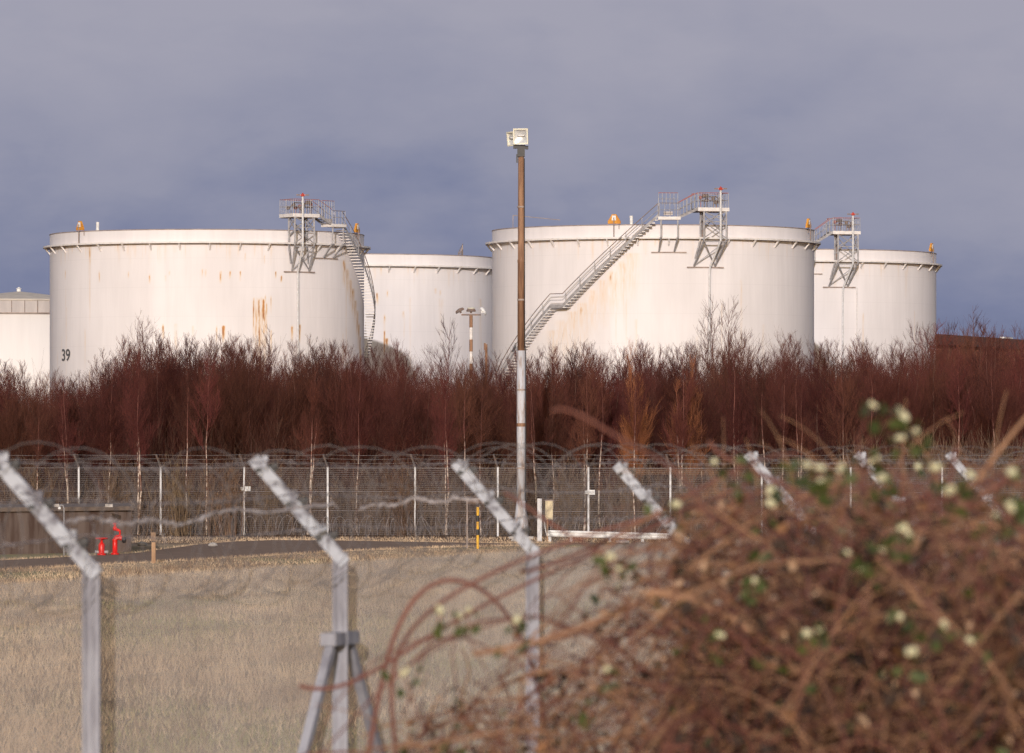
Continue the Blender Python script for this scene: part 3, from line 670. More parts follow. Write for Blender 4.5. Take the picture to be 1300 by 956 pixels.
Zk = 425.; r1 = empty('triple_floodlight_mast', (WX(598, Zk), Zk, 0)); tag(r1, 'brown floodlight mast with three lamps, rising from the trees before the middle tank', 'lamp post')
hk = WH(400.5, Zk)
for i in range(7):
    z0, z1 = hk - (i + 1) * .9, hk - i * .9
    MB().lathe([(.13, z0 if i < 6 else 0), (.13, z1)], n=10).build('pole', 'rustpole' if i % 2 == 0 else 'tank_trim', r1)
MB().bar((-.72, 0, hk + .05), (.74, 0, hk + .05), .12).build('cross_arm', 'galv_dark', r1)
for x, a in ((-.80, 35), (0, 0), (.85, 200)):
    m = MB(); m.lathe([(.05, .26), (.30, .2), (.36, .08), (.34, 0)], c=(0, 0, 0), n=12); m.box((0, 0, -.03), (.16, .16, .16))
    o = m.build('floodlight', 'galv_dark' if x < .5 else 'white', r1); o.location = (x, 0, hk + .28); o.rotation_euler = (0, rad(-30 if x < 0 else (55 if x > .5 else 0)), 0)
MB().lathe([(.24, .0), (.30, .10), (.2, .14)], c=(0, 0, hk + .46), n=12).build('lamp_cover', 'lampbody', r1)
Zs = 415.; r2 = empty('rusty_standpipe', (WX(617.3, Zs), Zs, 0)); tag(r2, 'thin rusty standpipe just right of the three-lamp mast', 'pipe')
MB().tube([(0, 0, 0), (0, 0, WH(437, Zs))], .09, 8).build('pipe', 'rustpole', r2); MB().box((-.1, 0, WH(440, Zs)), (.14, .14, .5)).build('valve', 'rustpole', r2)

# ------------------------------------------------------------------ far fence
def Zf(px): return 206.2 - px / 1300 * 9.5
ff = empty('security_fence', (0, 0, 0)); tag(ff, 'long grey mesh security fence with cranked posts in front of the trees', 'fence')
fx = [-113, -6, 100, 204, 310, 416, 527, 632, 747, 851, 967, 1080, 1196, 1314]
FH = 2.46
posts = [(WX(p, Zf(p)), Zf(p)) for p in fx]
pm = MB(); pm.box((0, 0, FH / 2), (.065, .065, FH)); pme = pm.build('post', 'farpost', ff)
am = MB(); am.bar((0, 0, FH - .02), (-.15, -.26, FH + .44), .05); ame = am.build('post_arm', 'galv_dark', pme)
pme.location = (posts[0][0], posts[0][1], 0)
for x, z in posts[1:]:
    c = pme.copy(); COL.objects.link(c); c.location = (x, z, 0)
    a = ame.copy(); COL.objects.link(a); a.parent = c
for px in (310, 747):
    Z = Zf(px)
    for dx in (-.06, .13):
        MB().box((WX(px, Z) + dx, Z - .09, WH(620.5 if px < 500 else 625, Z)), (.13 if dx < 0 else .2, .08, .17 if dx > 0 else .12)).build('sensor_box', 'white', ff)
for q in range(len(posts) - 1):
    (x0, z0), (x1, z1) = posts[q], posts[q + 1]
    L_ = math.hypot(x1 - x0, z1 - z0); nv = int(L_ / .0254)        # one drawn wire stands for a pair of wires
    f = (np.arange(nv) + .5) / nv; X = x0 + (x1 - x0) * f; Yv = z0 + (z1 - z0) * f + .05
    P = np.zeros((nv, 2, 3)); P[:, 0] = np.stack([X, Yv, np.full(nv, .03)], 1); P[:, 1] = np.stack([X, Yv, np.full(nv, FH)], 1)
    a1 = tubes(P, .0016, 3)
    hz = np.arange(.05, FH + .01, .0762); nh = len(hz); P = np.zeros((nh, 2, 3)); P[:, 0] = np.stack([np.full(nh, x0), np.full(nh, z0 + .045), hz], 1); P[:, 1] = np.stack([np.full(nh, x1), np.full(nh, z1 + .045), hz], 1)
    rr = np.full((nh, 2), .0042); 
    for hh in (.86, 1.6, 2.45): rr[np.argmin(abs(hz - hh))] = .011
    a2 = tubes(P, rr, 3)
    V, Fq = merge([a1, a2]); link('mesh_panel', raw_mesh('mesh_panel', V, Fq), 'farwire', ff)
def strand(P, r, name, m, parent):  # barbed wire: strand + short barbs
    P = np.array(P, float); seg = []
    for q in range(len(P) - 1):
        k = 8; f = np.linspace(0, 1, k)[:, None]; pts = P[q] * (1 - f) + P[q + 1] * f; pts[:, 2] -= .03 * np.sin(f[:, 0] * pi); seg.append(pts)
    V1 = tubes(np.array(seg), r, 4)
    bp = []
    for pts in seg:
        n_ = int(np.linalg.norm(pts[-1] - pts[0]) / .12)
        for i in range(n_):
            f = i / n_ * 7; a = int(f); c = pts[a] * (1 - f + a) + pts[a + 1] * (f - a); d = rng.normal(0, 1, 3); d /= np.linalg.norm(d); d *= .02
            bp.append([c - d, c + d])
    V2 = tubes(np.array(bp), r * .8, 3)
    V, Fq = merge([V1, V2]); return link(name, raw_mesh(name, V, Fq), m, parent)
for k_ in (.33, .66, .98):
    strand([(x - .15 * k_, z - .26 * k_, FH + .44 * k_) for x, z in posts], .004, 'barbed_wire', 'farwire', ff)
def coil(P, rad_, pitch, rw, name, m, parent, seed, jitter=.12, tape=False):
    rg = np.random.default_rng(seed); P = np.array(P, float); D = np.linalg.norm(np.diff(P, axis=0), axis=1); Lt = D.sum(); turns = Lt / pitch
    n_ = int(turns * 26); t_ = np.linspace(0, 1, n_); cum = np.concatenate([[0], np.cumsum(D)]) / Lt
    C = np.stack([np.interp(t_, cum, P[:, i]) for i in range(3)], 1); T = P[-1] - P[0]; T /= np.linalg.norm(T); U = np.cross(T, (0, 0, 1)); U /= np.linalg.norm(U); W = np.cross(U, T)
    wob = np.clip(np.interp(t_, np.linspace(0, 1, int(turns * 3) + 2), 1 + rg.normal(0, jitter, int(turns * 3) + 2)), .45, 1.1); sh = np.interp(t_, np.linspace(0, 1, int(turns * 2) + 2), rg.normal(0, pitch * .5, int(turns * 2) + 2))
    ph = t_ * turns * 2 * pi + np.interp(t_, np.linspace(0, 1, int(turns) + 2), rg.normal(0, .5, int(turns) + 2))
    pts = C + (rad_ * wob)[:, None] * (np.cos(ph)[:, None] * U + np.sin(ph)[:, None] * W) + sh[:, None] * T
    a1 = tubes(pts[None], rw, 4)
    # razor blades: small cross pieces
    step = max(1, int(1)); c = pts[::step][1:-1]; tan_ = np.gradient(pts, axis=0)[::step][1:-1]; tan_ /= np.linalg.norm(tan_, axis=1)[:, None]
    o = np.cross(tan_, rg.normal(0, 1, c.shape)); o /= np.linalg.norm(o, axis=1)[:, None]
    a2 = tubes(np.stack([c - o * rw * 3.2, c + o * rw * 3.2], 1), rw * .8, 3)
    V, Fq = merge([a1, a2]); return link(name, raw_mesh(name, V, Fq), m, parent)
rc = coil([(x, z - .42, .36) for x, z in posts], .33, .30, .005, 'razor_coil', 'razor', None, 4)
tag(rc, 'coil of razor wire lying along the foot of the far fence', 'razor wire')

# ------------------------------------------------------------------ near fence
nf = empty('cranked_post_fence', (0, 0, 0)); tag(nf, 'near mesh fence with thick white cranked posts, out of focus', 'fence')
c_ = 6.8; Z1 = 19.7; dz = Z1 / c_; dxn = dz * 1929 / F; X1 = (116 - 650) * Z1 / F
NK = 2.53
npost = [(X1 + i * dxn, Z1 + i * dz) for i in range(-2, 9)]
hd_ = math.atan2(dz, dxn)                       # heading of the fence line
lat = np.array((-1, 0, 0))
jit = {2: (0, 0), 3: (.0, .0), 4: (0, -.012), 5: (0, -.01)}
def near_post(i, x, z):
    k0 = {0: 2.525, 1: 2.51, 2: 2.49, 3: 2.475}.get(i - 2, 2.53)
    o = empty('post', (x, z, 0)); o.parent = nf
    # I-section like post: web + two flanges, square to the fence
    m = MB(); m.box((0, 0, k0 / 2), (.042, .012, k0)); m.box((-.0255, 0, k0 / 2), (.009, .050, k0)); m.box((.0255, 0, k0 / 2), (.009, .050, k0)); m.box((0, -.012, k0 / 2), (.012, .0118, k0 - .01)); m.build('post_shaft', 'galv_post' if False else 'postgrey', o)
    A = np.array((0, 0, k0 - .02)); B = np.array((-.345, 0, k0 + .375)); d = (B - A) / np.linalg.norm(B - A)
    m = MB(); m.bar(A - d * .03, B, .05, .058, up=(0, 1, 0)); n_ = np.array((d[2], 0, -d[0]))
    arm = m.build('post_arm', 'postwhite', o)
    for f in (.16, .50, .84):
        c = A + d * f * .53 + n_ * .035; q = MB(); q.box(c, (.035, .05, .03)); q.tube([c - (.0, .05, 0) + n_ * .012, c + (0, .05, 0) + n_ * .012], .012, 6); q.build('wire_clamp', 'black', arm)
        q = MB(); q.box(A + d * (f * .53 + .03) - n_ * .014 - np.array((0, .031, 0)), (.022, .012, .016)); q.build('bolt', 'black', arm)
        q = MB(); c2 = A + d * (f * .53 + .045) + n_ * .032; q.box(c2, (.022, .030, .030)); q.build('wire_tie', 'postwhite', arm)
    return o
M['postgrey'] = mat('grey_weathered_post', (0.37, 0.365, 0.40), (0.21, 0.20, 0.225), scale=5, lo=.42, hi=.6, stretch=(1, 1, .3), rough=.6)
for i, (x, z) in enumerate(npost):
    o = near_post(i, x, z)
    if i == 3:    # second post in view is a braced straining post
        u = np.array((dxn, dz, 0)) / math.hypot(dxn, dz)
        for sg in (-1, 1):
            q = MB(); a = np.array((0, 0, 2.14)) + u * sg * .13; b = np.array((0, 0, .25)) + u * sg * 1.85
            q.bar(a, b, .034, .04); q.build('brace', 'postgrey', o)
        q = MB(); q.box((0, 0, 2.17), (.065, .33, .05), hd_ - pi / 2); q.build('brace_plate', 'postgrey', o)
for q in range(len(npost) - 1):
    (x0, z0), (x1, z1) = npost[q], npost[q + 1]; L_ = math.hypot(x1 - x0, z1 - z0); nv = int(L_ / .0127)
    f = (np.arange(nv) + .5) / nv; X = x0 + (x1 - x0) * f - .04; Yv = z0 + (z1 - z0) * f
    P = np.zeros((nv, 2, 3)); P[:, 0] = np.stack([X, Yv, np.full(nv, .03)], 1); P[:, 1] = np.stack([X, Yv, np.full(nv, 2.47)], 1)
    a1 = tubes(P, .0011, 4); hz = np.arange(.05, 2.48, .0762); nh = len(hz)
    P = np.zeros((nh, 2, 3)); P[:, 0] = np.stack([np.full(nh, x0 - .043), np.full(nh, z0), hz], 1); P[:, 1] = np.stack([np.full(nh, x1 - .043), np.full(nh, z1), hz], 1)
    a2 = tubes(P, .0009, 4); V, Fq = merge([a1, a2]); link('mesh_panel', raw_mesh('mesh_panel', V, Fq), 'nearwire', nf)
for f in (.16, .50, .84):
    strand([(x - .345 * f + .03, z, NK + .375 * f + .03) for x, z in npost], .0022, 'barbed_wire', 'razor', nf)
rc2 = coil([(x - .14, z, 2.65) for x, z in npost], .275, .46, .0016, 'razor_coil', 'razor_dull', None, 9, .16)
rc3 = coil([(x - .16, z, 2.56) for x, z in npost], .20, .38, .0014, 'razor_coil', 'razor_dull', None, 19, .30)
tag(rc3, 'flatter inner coil of tarnished razor wire, lower than the main one on the near fence', 'razor wire')
tag(rc2, 'blurred coil of razor wire along the top of the near fence', 'razor wire')
# a sagging loose strip of razor tape between the first posts
def tape(pts, name):
    P = np.array(pts); tt = np.linspace(0, len(P) - 1, (len(P) - 1) * 5 + 1); rt_ = np.random.default_rng(len(pts))
    Q = np.stack([np.interp(tt, np.arange(len(P)), P[:, i]) for i in range(3)], 1) + rt_.normal(0, .004, (len(tt), 3))
    m = MB(); m.tube(Q, rt_.uniform(.003, .0095, len(tt)), 5)
    for q in range(0, len(Q), 2):
        d = rt_.normal(0, 1, 3); d *= rt_.uniform(.01, .028) / np.linalg.norm(d); m.tube([Q[q] - d, Q[q] + d], .002, 4)
    return m.build(name, 'razor')
Zt = 21.
tp = tape([(WX(x, Zt), Zt + (x - 110) * .004, WH(y, Zt)) for x, y in ((66, 668), (90, 662), (118, 656), (135, 663), (150, 667), (172, 662), (188, 661), (203, 667), (222, 669), (240, 662), (262, 654), (290, 650), (330, 653), (370, 648), (410, 643))], 'razor_tape')
tag(tp, 'loose pale strip of razor tape sagging behind the first white post', 'razor wire')
tp = tape([(WX(x, Zt), Zt + 3, WH(y, Zt)) for x, y in ((430, 655), (455, 648), (480, 650), (510, 641), (540, 646), (570, 640), (600, 644))], 'razor_tape')
tag(tp, 'loose strip of razor tape between the second and third white posts', 'razor wire')

# ------------------------------------------------------------------ street furniture by the road
Zw = 166.
bw = empty('concrete_wall', (0, 0, 0)); tag(bw, 'dark stained concrete wall with a paler coping beside the road', 'wall')
xr = WX(166, 169.); xl = WX(-220, 153.)
m = MB(); hW = 1.24
pA = (xr, 169.2); pB = (xl, 161.0); pC = (xl, 173.); pD = (xr - .95, 181.)
m.add([(*pA, 0), (*pB, 0), (*pC, 0), (*pD, 0), (*pA, hW), (*pB, hW), (*pC, hW), (*pD, hW)], [(0, 4, 5, 1), (1, 5, 6, 2), (2, 6, 7, 3), (3, 7, 4, 0)]); m.build('wall_face', 'concrete', bw)
m = MB(); m.add([(xr + .08, 169.1, hW), (xl, 160.9, hW), (xl, 173., hW), (xr - .88, 181., hW), (xr + .08, 169.1, hW + .12), (xl, 160.9, hW + .12), (xl, 173., hW + .12), (xr - .88, 181, hW + .12)], [(0, 4, 5, 1), (1, 5, 6, 2), (2, 6, 7, 3), (3, 7, 4, 0), (4, 7, 6, 5), (0, 1, 2, 3)]); m.build('coping', 'coping', bw)
for px, s_ in ((135, .16), (67, .14)): MB().box((WX(px, 166), 167.2 - .0, hW + .16), (s_ * 1.4, .2, .09)).build('coping_block', 'plinth', bw)
# small lamp on the wall
tp = empty('hooked_vent_pipe', (WX(84, 164), 163.2, 0)); tag(tp, 'thin grey pipe with a hooked top against the concrete wall', 'pipe')
m = MB(); m.tube([(0, 0, 0), (0, 0, 1.36), (-.03, 0, 1.44), (-.1, 0, 1.45), (-.13, 0, 1.38)], .018, 6); m.build('pipe', 'galv', tp)
MB().box((-.13, 0, 1.36), (.07, .05, .06)).build('lamp', 'white', tp)

def hydrant_small():
    Z = 163.5; o = empty('pillar_hydrant', (WX(129, Z), Z, 0)); tag(o, 'short red hydrant with a handwheel on top, left of the taller one', 'hydrant')
    k = 1.0
    MB().lathe([(.13, .0), (.13, .05), (.085, .06), (.09, .1), (.095, .30), (.06, .36), (.035, .38), (.035, .46)], n=14).build('barrel', 'red', o, True)
    m = MB(); m.lathe([(.02, .44), (.18, .475), (.19, .50), (.16, .515), (.02, .50)], n=14); m.build('handwheel', 'red', o)
    for sg in (-1, 1): MB().lathe([(.04, 0), (.045, sg * .09), (.055, sg * .12)], c=(sg * .07, 0, .1), n=10, axis='x').build('outlet', 'galv', o)
hydrant_small()
def hydrant_tall():
    Z = 164.5; o = empty('standpipe_hydrant', (WX(146, Z), Z, 0)); tag(o, 'taller red standpipe hydrant with a side outlet and valve, by the wall end', 'hydrant')
    MB().lathe([(.12, .0), (.12, .05), (.075, .06), (.075, .42), (.085, .46)], n=14).build('barrel', 'red', o, True)
    MB().tube([(0, 0, .40), (.02, 0, .47), (.10, 0, .50), (.2, 0, .48)], .07, 10).build('outlet', 'red', o)
    m = MB(); m.lathe([(.06, 0), (.085, .02), (.085, .1), (.05, .12)], c=(.2, 0, .43), n=12, axis='x'); m.build('outlet_cap', 'black', o)
    MB().tube([(.0, 0, .50), (.13, 0, .58), (.13, 0, .68), (.02, 0, .74)], .05, 8).build('elbow', 'red', o)
    m = MB(); m.box((.05, 0, .63), (.14, .12, .10)); m.build('valve', 'black', o)
    MB().lathe([(.055, .70), (.06, .80), (.035, .82), (.035, .86), (.065, .88), (.06, .92), (.02, .94)], n=12).build('spindle', 'red', o, True)
hydrant_tall()
Z = 152.; o = empty('wooden_stake', (WX(195, Z), Z, 0)); tag(o, 'square wooden marker post in the grass at the roadside', 'post')
m = MB(); m.box((0, 0, .28), (.105, .09, .56)); m.build('shaft', 'wood', o); m = MB(); m.box((-.005, 0, .70), (.13, .10, .24)); m.build('head', mat('darker_wood', (.30, .20, .13), (.18, .11, .07), scale=8), o)
MB().box((0, 0, .565), (.11, .094, .02)).build('band', 'black', o)
Z = 175.; o = empty('marker_post', (WX(606.5, Z), Z, 0)); tag(o, 'thin black and yellow striped marker post by the road end', 'post')
hs = [0, .35, .56, .75, .93, 1.12, 1.33]; hs = [0, .42, .60, .83, 1.02, 1.28]
for i in range(5):
    MB().lathe([(.040, hs[i]), (.040, hs[i + 1])], n=10).build('stripe', 'yellow' if i % 2 == 0 else 'black', o)
Z = 176.; o = empty('pipe_hoop', (WX(593, Z), Z, 0)); tag(o, 'dark steel hoop frame just behind the striped marker post', 'frame')
m = MB(); s = Z / F
m.bar((0, 0, .35), (0, 0, WH(635, Z)), .04); m.bar((-.0, 0, WH(634.5, Z)), (21 * s, 0, WH(633, Z)), .05); m.bar((21 * s, 0, WH(633, Z)), (21 * s, 0, WH(639, Z)), .06); m.build('frame', 'rim', o)
m = MB(); m.add([(1 * s, .03, WH(640, Z)), (20 * s, .03, WH(639, Z)), (20 * s, .03, WH(634, Z)), (1 * s, .03, WH(635, Z))], [(0, 1, 2, 3)]); m.box((10.5 * s, .03, WH(637, Z)), (19 * s, .04, 4 * s)); m.build('sign_plate', 'concrete', o)
m = MB(); m.bar((0, 0, 0), (0, 0, .36), .05); m.build('leg', 'rim', o)
Z = 190.; s = Z / F; o = empty('control_box_post', (WX(685, Z), Z, 0)); tag(o, 'pale concrete post with a beige control box on its right side', 'control box')
MB().box((0, 0, WH(633, Z) / 2), (.15, .13, WH(633, Z))).build('post', 'farpost', o)
m = MB(); m.box((12 * s, 0, WH(647.5, Z)), (9.5 * s, .16, 24 * s)); bx = m.build('cabinet', 'beige', o)
MB().box((12 * s, 0, WH(635.2, Z)), (11 * s, .22, 1.6 * s)).build('cabinet_lid', 'rim', bx)
MB().bar((5 * s, 0, WH(661, Z)), (9 * s, 0, WH(661, Z)), .08).build('bracket', 'black', o)
MB().box((10 * s, 0, WH(660, Z) / 2), (.05, .05, WH(660, Z))).build('stand', 'wood', o)
MB().tube([(6 * s, 0, WH(660, Z)), (7 * s, 0, .45), (9 * s, 0, .2), (13 * s, 0, .05)], .014, 5).build('cable', 'white', o)
Z = 189.; s = Z / F; o = empty('crash_barrier', (WX(774, Z), Z, 0)); tag(o, 'low white steel crash barrier before the far fence', 'barrier')
xa, xb = -79 * s, 79 * s; prof = [(-.02, .105), (-.05, .07), (-.05, .045), (-.015, .01), (-.015, -.01), (-.05, -.045), (-.05, -.07), (-.02, -.105)]
vs = []
for x, y0_, zc in ((xa, 0, WH(677, Z)), (xb, -1.0, WH(681.2, Z - 1))):
    vs += [(x, y0_ + a, zc + b_) for a, b_ in prof] + [(x, y0_ + .0, zc + b_) for a, b_ in prof[::-1]]
k = 16; MB().add(vs, [(i, (i + 1) % k, k + (i + 1) % k, k + i) for i in range(k)] + [tuple(range(k))[::-1], tuple(range(k, 2 * k))]).build('beam', 'white', o)
for f in (.02, .19, .5, .76, .98): MB().box((xa + (xb - xa) * f, -1. * f + .06, .15), (.09, .09, .3)).build('leg', 'farpost', o)
# pale stones near the barrier
for i, (px, y, s_) in enumerate([(790, 690, .16), (655, 688, .12), (180, 693, .12), (270, 694, .1)]):
    Z = CH * F / (y - HY); m = MB(); rr_ = random.Random(i); m.lathe([(s_ * .6, 0), (s_, .03), (s_ * .9, .09), (s_ * .4, .13)], n=7)
    o = m.build('stone', 'plinth'); o.location = (WX(px, Z), Z, 0); o.scale = (1.5, 1, 1)
    tag(o, ['pale flat stone below the crash barrier', 'small pale stone left of the mast foot', 'small pale stone near the wooden stake', 'pale stone on the verge beyond the road bend'][i], 'stone')

# ------------------------------------------------------------------ birch thicket
def birch(seed, H=7.5, spread=1.0, n1=34, n2=11, n3=5, droop=0.0, trunks=1, thin=.56, hmin=.2, tr=1.0):
    rg = np.random.default_rng(seed); PT = []; cr = []
    trunk_parts = []
    B1p, B1d, B1l = [], [], []
    for q in range(trunks):
        K = 9; z = np.linspace(0, H * (1 if q == 0 else rg.uniform(.7, .92)), K); wob = np.cumsum(rg.normal(0, .05, (K, 2)), axis=0); lean = rg.normal(0, .035, 2) + (rg.normal(0, .07, 2) if q else 0)
        P = np.stack([wob[:, 0] + lean[0] * z, wob[:, 1] + lean[1] * z, z], 1); R_ = tr * np.interp(z / z[-1], [0, .5, 1], [.048, .026, .003]) * (H / 7.5) * rg.uniform(.7, 1.1)
        trunk_parts.append(tubes(P[None], R_[None], 5))
        hs_ = rg.uniform(hmin, .97, n1) * z[-1]
        base = np.stack([np.interp(hs_, z, P[:, i]) for i in range(3)], 1); a = rg.uniform(0, 2 * pi, n1); tl = np.radians(rg.uniform(16, 44, n1))
        d = np.stack([np.sin(tl) * np.cos(a), np.sin(tl) * np.sin(a), np.cos(tl)], 1); ln = (.28 + .34 * (z[-1] - hs_)) * rg.uniform(.6, 1.25, n1) * spread
        B1p.append(base); B1d.append(d); B1l.append(np.clip(ln, .22, 2.5))
    b, d, l = np.concatenate(B1p), np.concatenate(B1d), np.concatenate(B1l)
    def grow(b, d, l, r0, r1, K, curve):
        f = np.linspace(0, 1, K); n = len(b); d2 = d + rg.normal(0, .12, d.shape); d2[:, 2] += curve; d2 /= np.linalg.norm(d2, axis=1)[:, None]
        P = b[:, None] + l[:, None, None] * (f[None, :, None] * d[:, None] * (1 - f[None, :, None] * .5) + (f ** 2)[None, :, None] * .5 * d2[:, None])
        return P, np.interp(f, [0, 1], [r0, r1])[None].repeat(n, 0)
    P1, R1 = grow(b, d, l, .009, .0022, 5, .30); cr.append(tubes(P1, R1, 3))
    def sub(P, l, n, amin, amax, lmin, lmax):
        N_, K, _ = P.shape; idx = rg.choice(N_, N_ * n, p=l / l.sum()); f = rg.uniform(.12, 1, len(idx)) * (K - 1); i0 = np.minimum(f.astype(int), K - 2); fr = (f - i0)[:, None]
        b = P[idx, i0] * (1 - fr) + P[idx, i0 + 1] * fr; t_ = P[idx, i0 + 1] - P[idx, i0]; t_ /= np.linalg.norm(t_, axis=1)[:, None]
        rv_ = rg.normal(0, 1, b.shape); o = np.cross(t_, rv_); o /= np.linalg.norm(o, axis=1)[:, None]; an = np.radians(rg.uniform(amin, amax, len(idx)))[:, None]
        d = t_ * np.cos(an) + o * np.sin(an); d[:, 2] += .22 - droop; d /= np.linalg.norm(d, axis=1)[:, None]
        return b, d, l[idx] * rg.uniform(lmin, lmax, len(idx))
    b2, d2, l2 = sub(P1, l, n2, 18, 45, .25, .62); P2, R2 = grow(b2, d2, np.maximum(l2, .22), .0072 * thin, .0045 * thin, 3, .35 - droop); cr.append(tubes(P2, R2, 3))
    b3, d3, l3 = sub(P2, np.maximum(l2, .22), n3, 15, 42, .3, .75); P3, R3 = grow(b3, d3, np.maximum(l3, .14), .0055 * thin, .0035 * thin, 2, .2 - droop); cr.append(tubes(P3, R3, 3))
    V, Fq = merge(trunk_parts); me_t = raw_mesh('trunk', V, Fq); V, Fq = merge(cr); me_c = raw_mesh('crown', V, Fq)
    return me_t, me_c

def birch_proto(seed, bark, tw, **k):
    t_, c = birch(seed, **k); t_.materials.append(M[bark]); c.materials.append(M[tw]); return (t_, c)
protos = [birch_proto(100 + i, 'bark_brown', 'twig', n1=54, n2=12, n3=6, trunks=1 + (i % 3), spread=rs) for i, rs in enumerate([1.0, .85, 1.15, .9, 1.05, .8, 1.2, 1.0])]
protos_w = [birch_proto(200 + i, 'bark_white', 'twig', n1=24, n2=10, n3=5, trunks=1 + (i % 2), spread=.9, hmin=.42, tr=1.35) for i in range(5)]
proto_tall = [birch_proto(300 + i, 'bark_brown', 'twig', n1=34, n2=9, n3=4, trunks=1 + i, spread=1.0, thin=.6) for i in range(2)]
proto_orange = [birch_proto(400 + i, 'bark_orange' if False else 'bark_white', 'twig_orange', n1=44, n2=10, n3=4, trunks=3, spread=.8) for i in range(2)]
for t_, c in proto_orange: t_.materials.clear(); t_.materials.append(M['twig_orange'])
proto_wisp = birch_proto(500, 'bark_brown', 'twig', n1=34, n2=12, n3=5, trunks=2, spread=1.1)

def place_tree(pr, x, y, h, label, group, cat='tree', name='birch_tree', H0=7.5, wide=1.0, rz=None, lean=0.0):
    r = empty(name, (x, y, 0), random.uniform(0, 2 * pi) if rz is None else rz); s = h / H0; r.scale = (s * wide, s * wide, s); r.rotation_euler[1] = lean
    tag(r, label, cat, group)
    for nm, me in (('trunk', pr[0]), ('crown', pr[1])):
        o = bpy.data.objects.new(nm, me); COL.objects.link(o); o.parent = r
    return r
tl_x = [0, 30, 60, 110, 150, 185, 230, 300, 370, 420, 450, 500, 540, 580, 620, 660, 700, 740, 800, 850, 900, 950, 1020, 1080, 1140, 1190, 1240, 1300]
tl_y = [457, 462, 476, 470, 440, 425, 430, 430, 436, 432, 446, 442, 455, 458, 448, 450, 444, 442, 438, 444, 438, 436, 430, 430, 438, 412, 414, 420]
def tly(px): return float(np.interp(px, tl_x, tl_y))
G1 = 'dark red-brown birches of the thicket'
rowsZ = np.concatenate([rng.uniform(208, 222, 80), rng.uniform(222, 245, 85), rng.uniform(245, 275, 70)])
for i, Z in enumerate(rowsZ):
    lo, hi = -45, 1345; cnt = 80 if i < 80 else (85 if i < 165 else 70); j = i if i < 80 else (i - 80 if i < 165 else i - 165)
    px = lo + (hi - lo) * ((j * 0.6180339887 + .13 * (i > 80) + .4 * (i > 165)) % 1.0) + random.uniform(-6, 6)
    ytop = tly(px) + abs(random.gauss(0, 13)) - 3
    h = WH(ytop, Z); place_tree(protos[i % len(protos)], WX(px, Z), Z, h, 'bare red-brown birch crowded among others in the thicket behind the far fence', G1, wide=random.uniform(.85, 1.15))
for i, px in enumerate([48, 88, 137, 176, 240, 262, 392, 452, 566, 592, 610, 682, 703, 742, 764, 806, 868, 893, 936, 968, 995, 1013, 1074, 1110, 1215, 1262]):
    Z = 204.0 + (i * 7 % 5) * .9; h = WH(tly(px) + random.uniform(2, 40), Z)
    lab = {392: 'birch with one bright pale orange trunk beside the second white post', 995: 'birch with the whitest trunk, right of the orange-twigged trees', 566: 'birch with a pale leaning trunk above the tip of the third white post'}.get(px, 'slender birch with a pale trunk along the front of the thicket')
    place_tree(protos_w[i % 5], WX(px, Z), Z, h, lab, 'pale-trunked birches at the front of the thicket', wide=.85)
for px, y, Z, k, lab in ((905, 374, 232, 0, 'tall thin bare birch rising before the pipe of the largest tank'), (941, 378, 236, 1, 'tall forked bare birch right of the tallest one, before the largest tank'), (1237, 388, 250, 0, 'spiky tall birch standing up against the sky at the right'), (1152, 408, 240, 1, 'bare birch rising in front of the rightmost tank'), (884, 402, 238, 1, 'bare birch just left of the tallest one, before the largest tank'), (341, 412, 235, 0, 'thin birch in front of the widest rust streaks'), (556, 402, 238, 1, 'thin pale birch rising before the middle tank')):
    place_tree(proto_tall[k], WX(px, Z), Z, WH(y, Z), lab, None, wide=.95)
place_tree(proto_orange[0], WX(806, 207), 207, WH(426, 207), 'orange-twigged birch, the left one of the bright pair', None, wide=.6)
place_tree(proto_orange[1], WX(872, 207), 207, WH(452, 207), 'orange-twigged sapling, the right one of the bright pair', None, wide=.68)
place_tree(proto_wisp, WX(172, 230), 230, WH(404, 230), 'wind-bent birch with wispy top before the tank numbered 39', None, wide=1.0, lean=rad(4))

def stems(name, n, px0, px1, z0, z1, h0, h1, r, m, label, lean=.1, fork=2):
    px = rng.uniform(px0, px1, n); Z = rng.uniform(z0, z1, n); X = (px - 650) * Z / F; h = rng.uniform(h0, h1, n) * rng.uniform(.6, 1, n)
    K = 4; f = np.linspace(0, 1, K); dx = rng.normal(0, lean, (n, 2)) * h[:, None]; cv = rng.normal(0, .06, (n, 2)) * h[:, None]
    P = np.zeros((n, K, 3)); P[:, :, 0] = X[:, None] + dx[:, :1] * f + cv[:, :1] * np.sin(f * pi); P[:, :, 1] = Z[:, None] + dx[:, 1:] * f; P[:, :, 2] = h[:, None] * f
    parts = [tubes(P, np.interp(f, [0, 1], [r, r * .35])[None].repeat(n, 0), 3)]
    idx = np.repeat(np.arange(n), fork * 2); ff_ = rng.uniform(.2, .95, len(idx)) * (K - 1); i0 = np.minimum(ff_.astype(int), K - 2); fr = (ff_ - i0)[:, None]
    b = P[idx, i0] * (1 - fr) + P[idx, i0 + 1] * fr; d = rng.normal(0, .32, (len(idx), 3)); d[:, 2] = 1; d *= (h[idx] * rng.uniform(.12, .38, len(idx)))[:, None]
    parts.append(tubes(np.stack([b, b + d], 1), np.array([r * .5, r * .25])[None].repeat(len(idx), 0), 3))
    V, Fq = merge(parts); o = link(name, raw_mesh(name, V, Fq), m); tag(o, label, None, kind='stuff'); return o
stems('undergrowth', 3600, -60, 1360, 203, 214, .5, 2.6, .011, 'brushgrey', 'grey-brown scrub and saplings filling the foot of the thicket', lean=.18, fork=3)
stems('brushwood', 9000, -60, 1360, 209, 250, 2.2, 6.0, .008, 'twig', 'dark red-brown brushwood deep inside the thicket', lean=.08, fork=4)
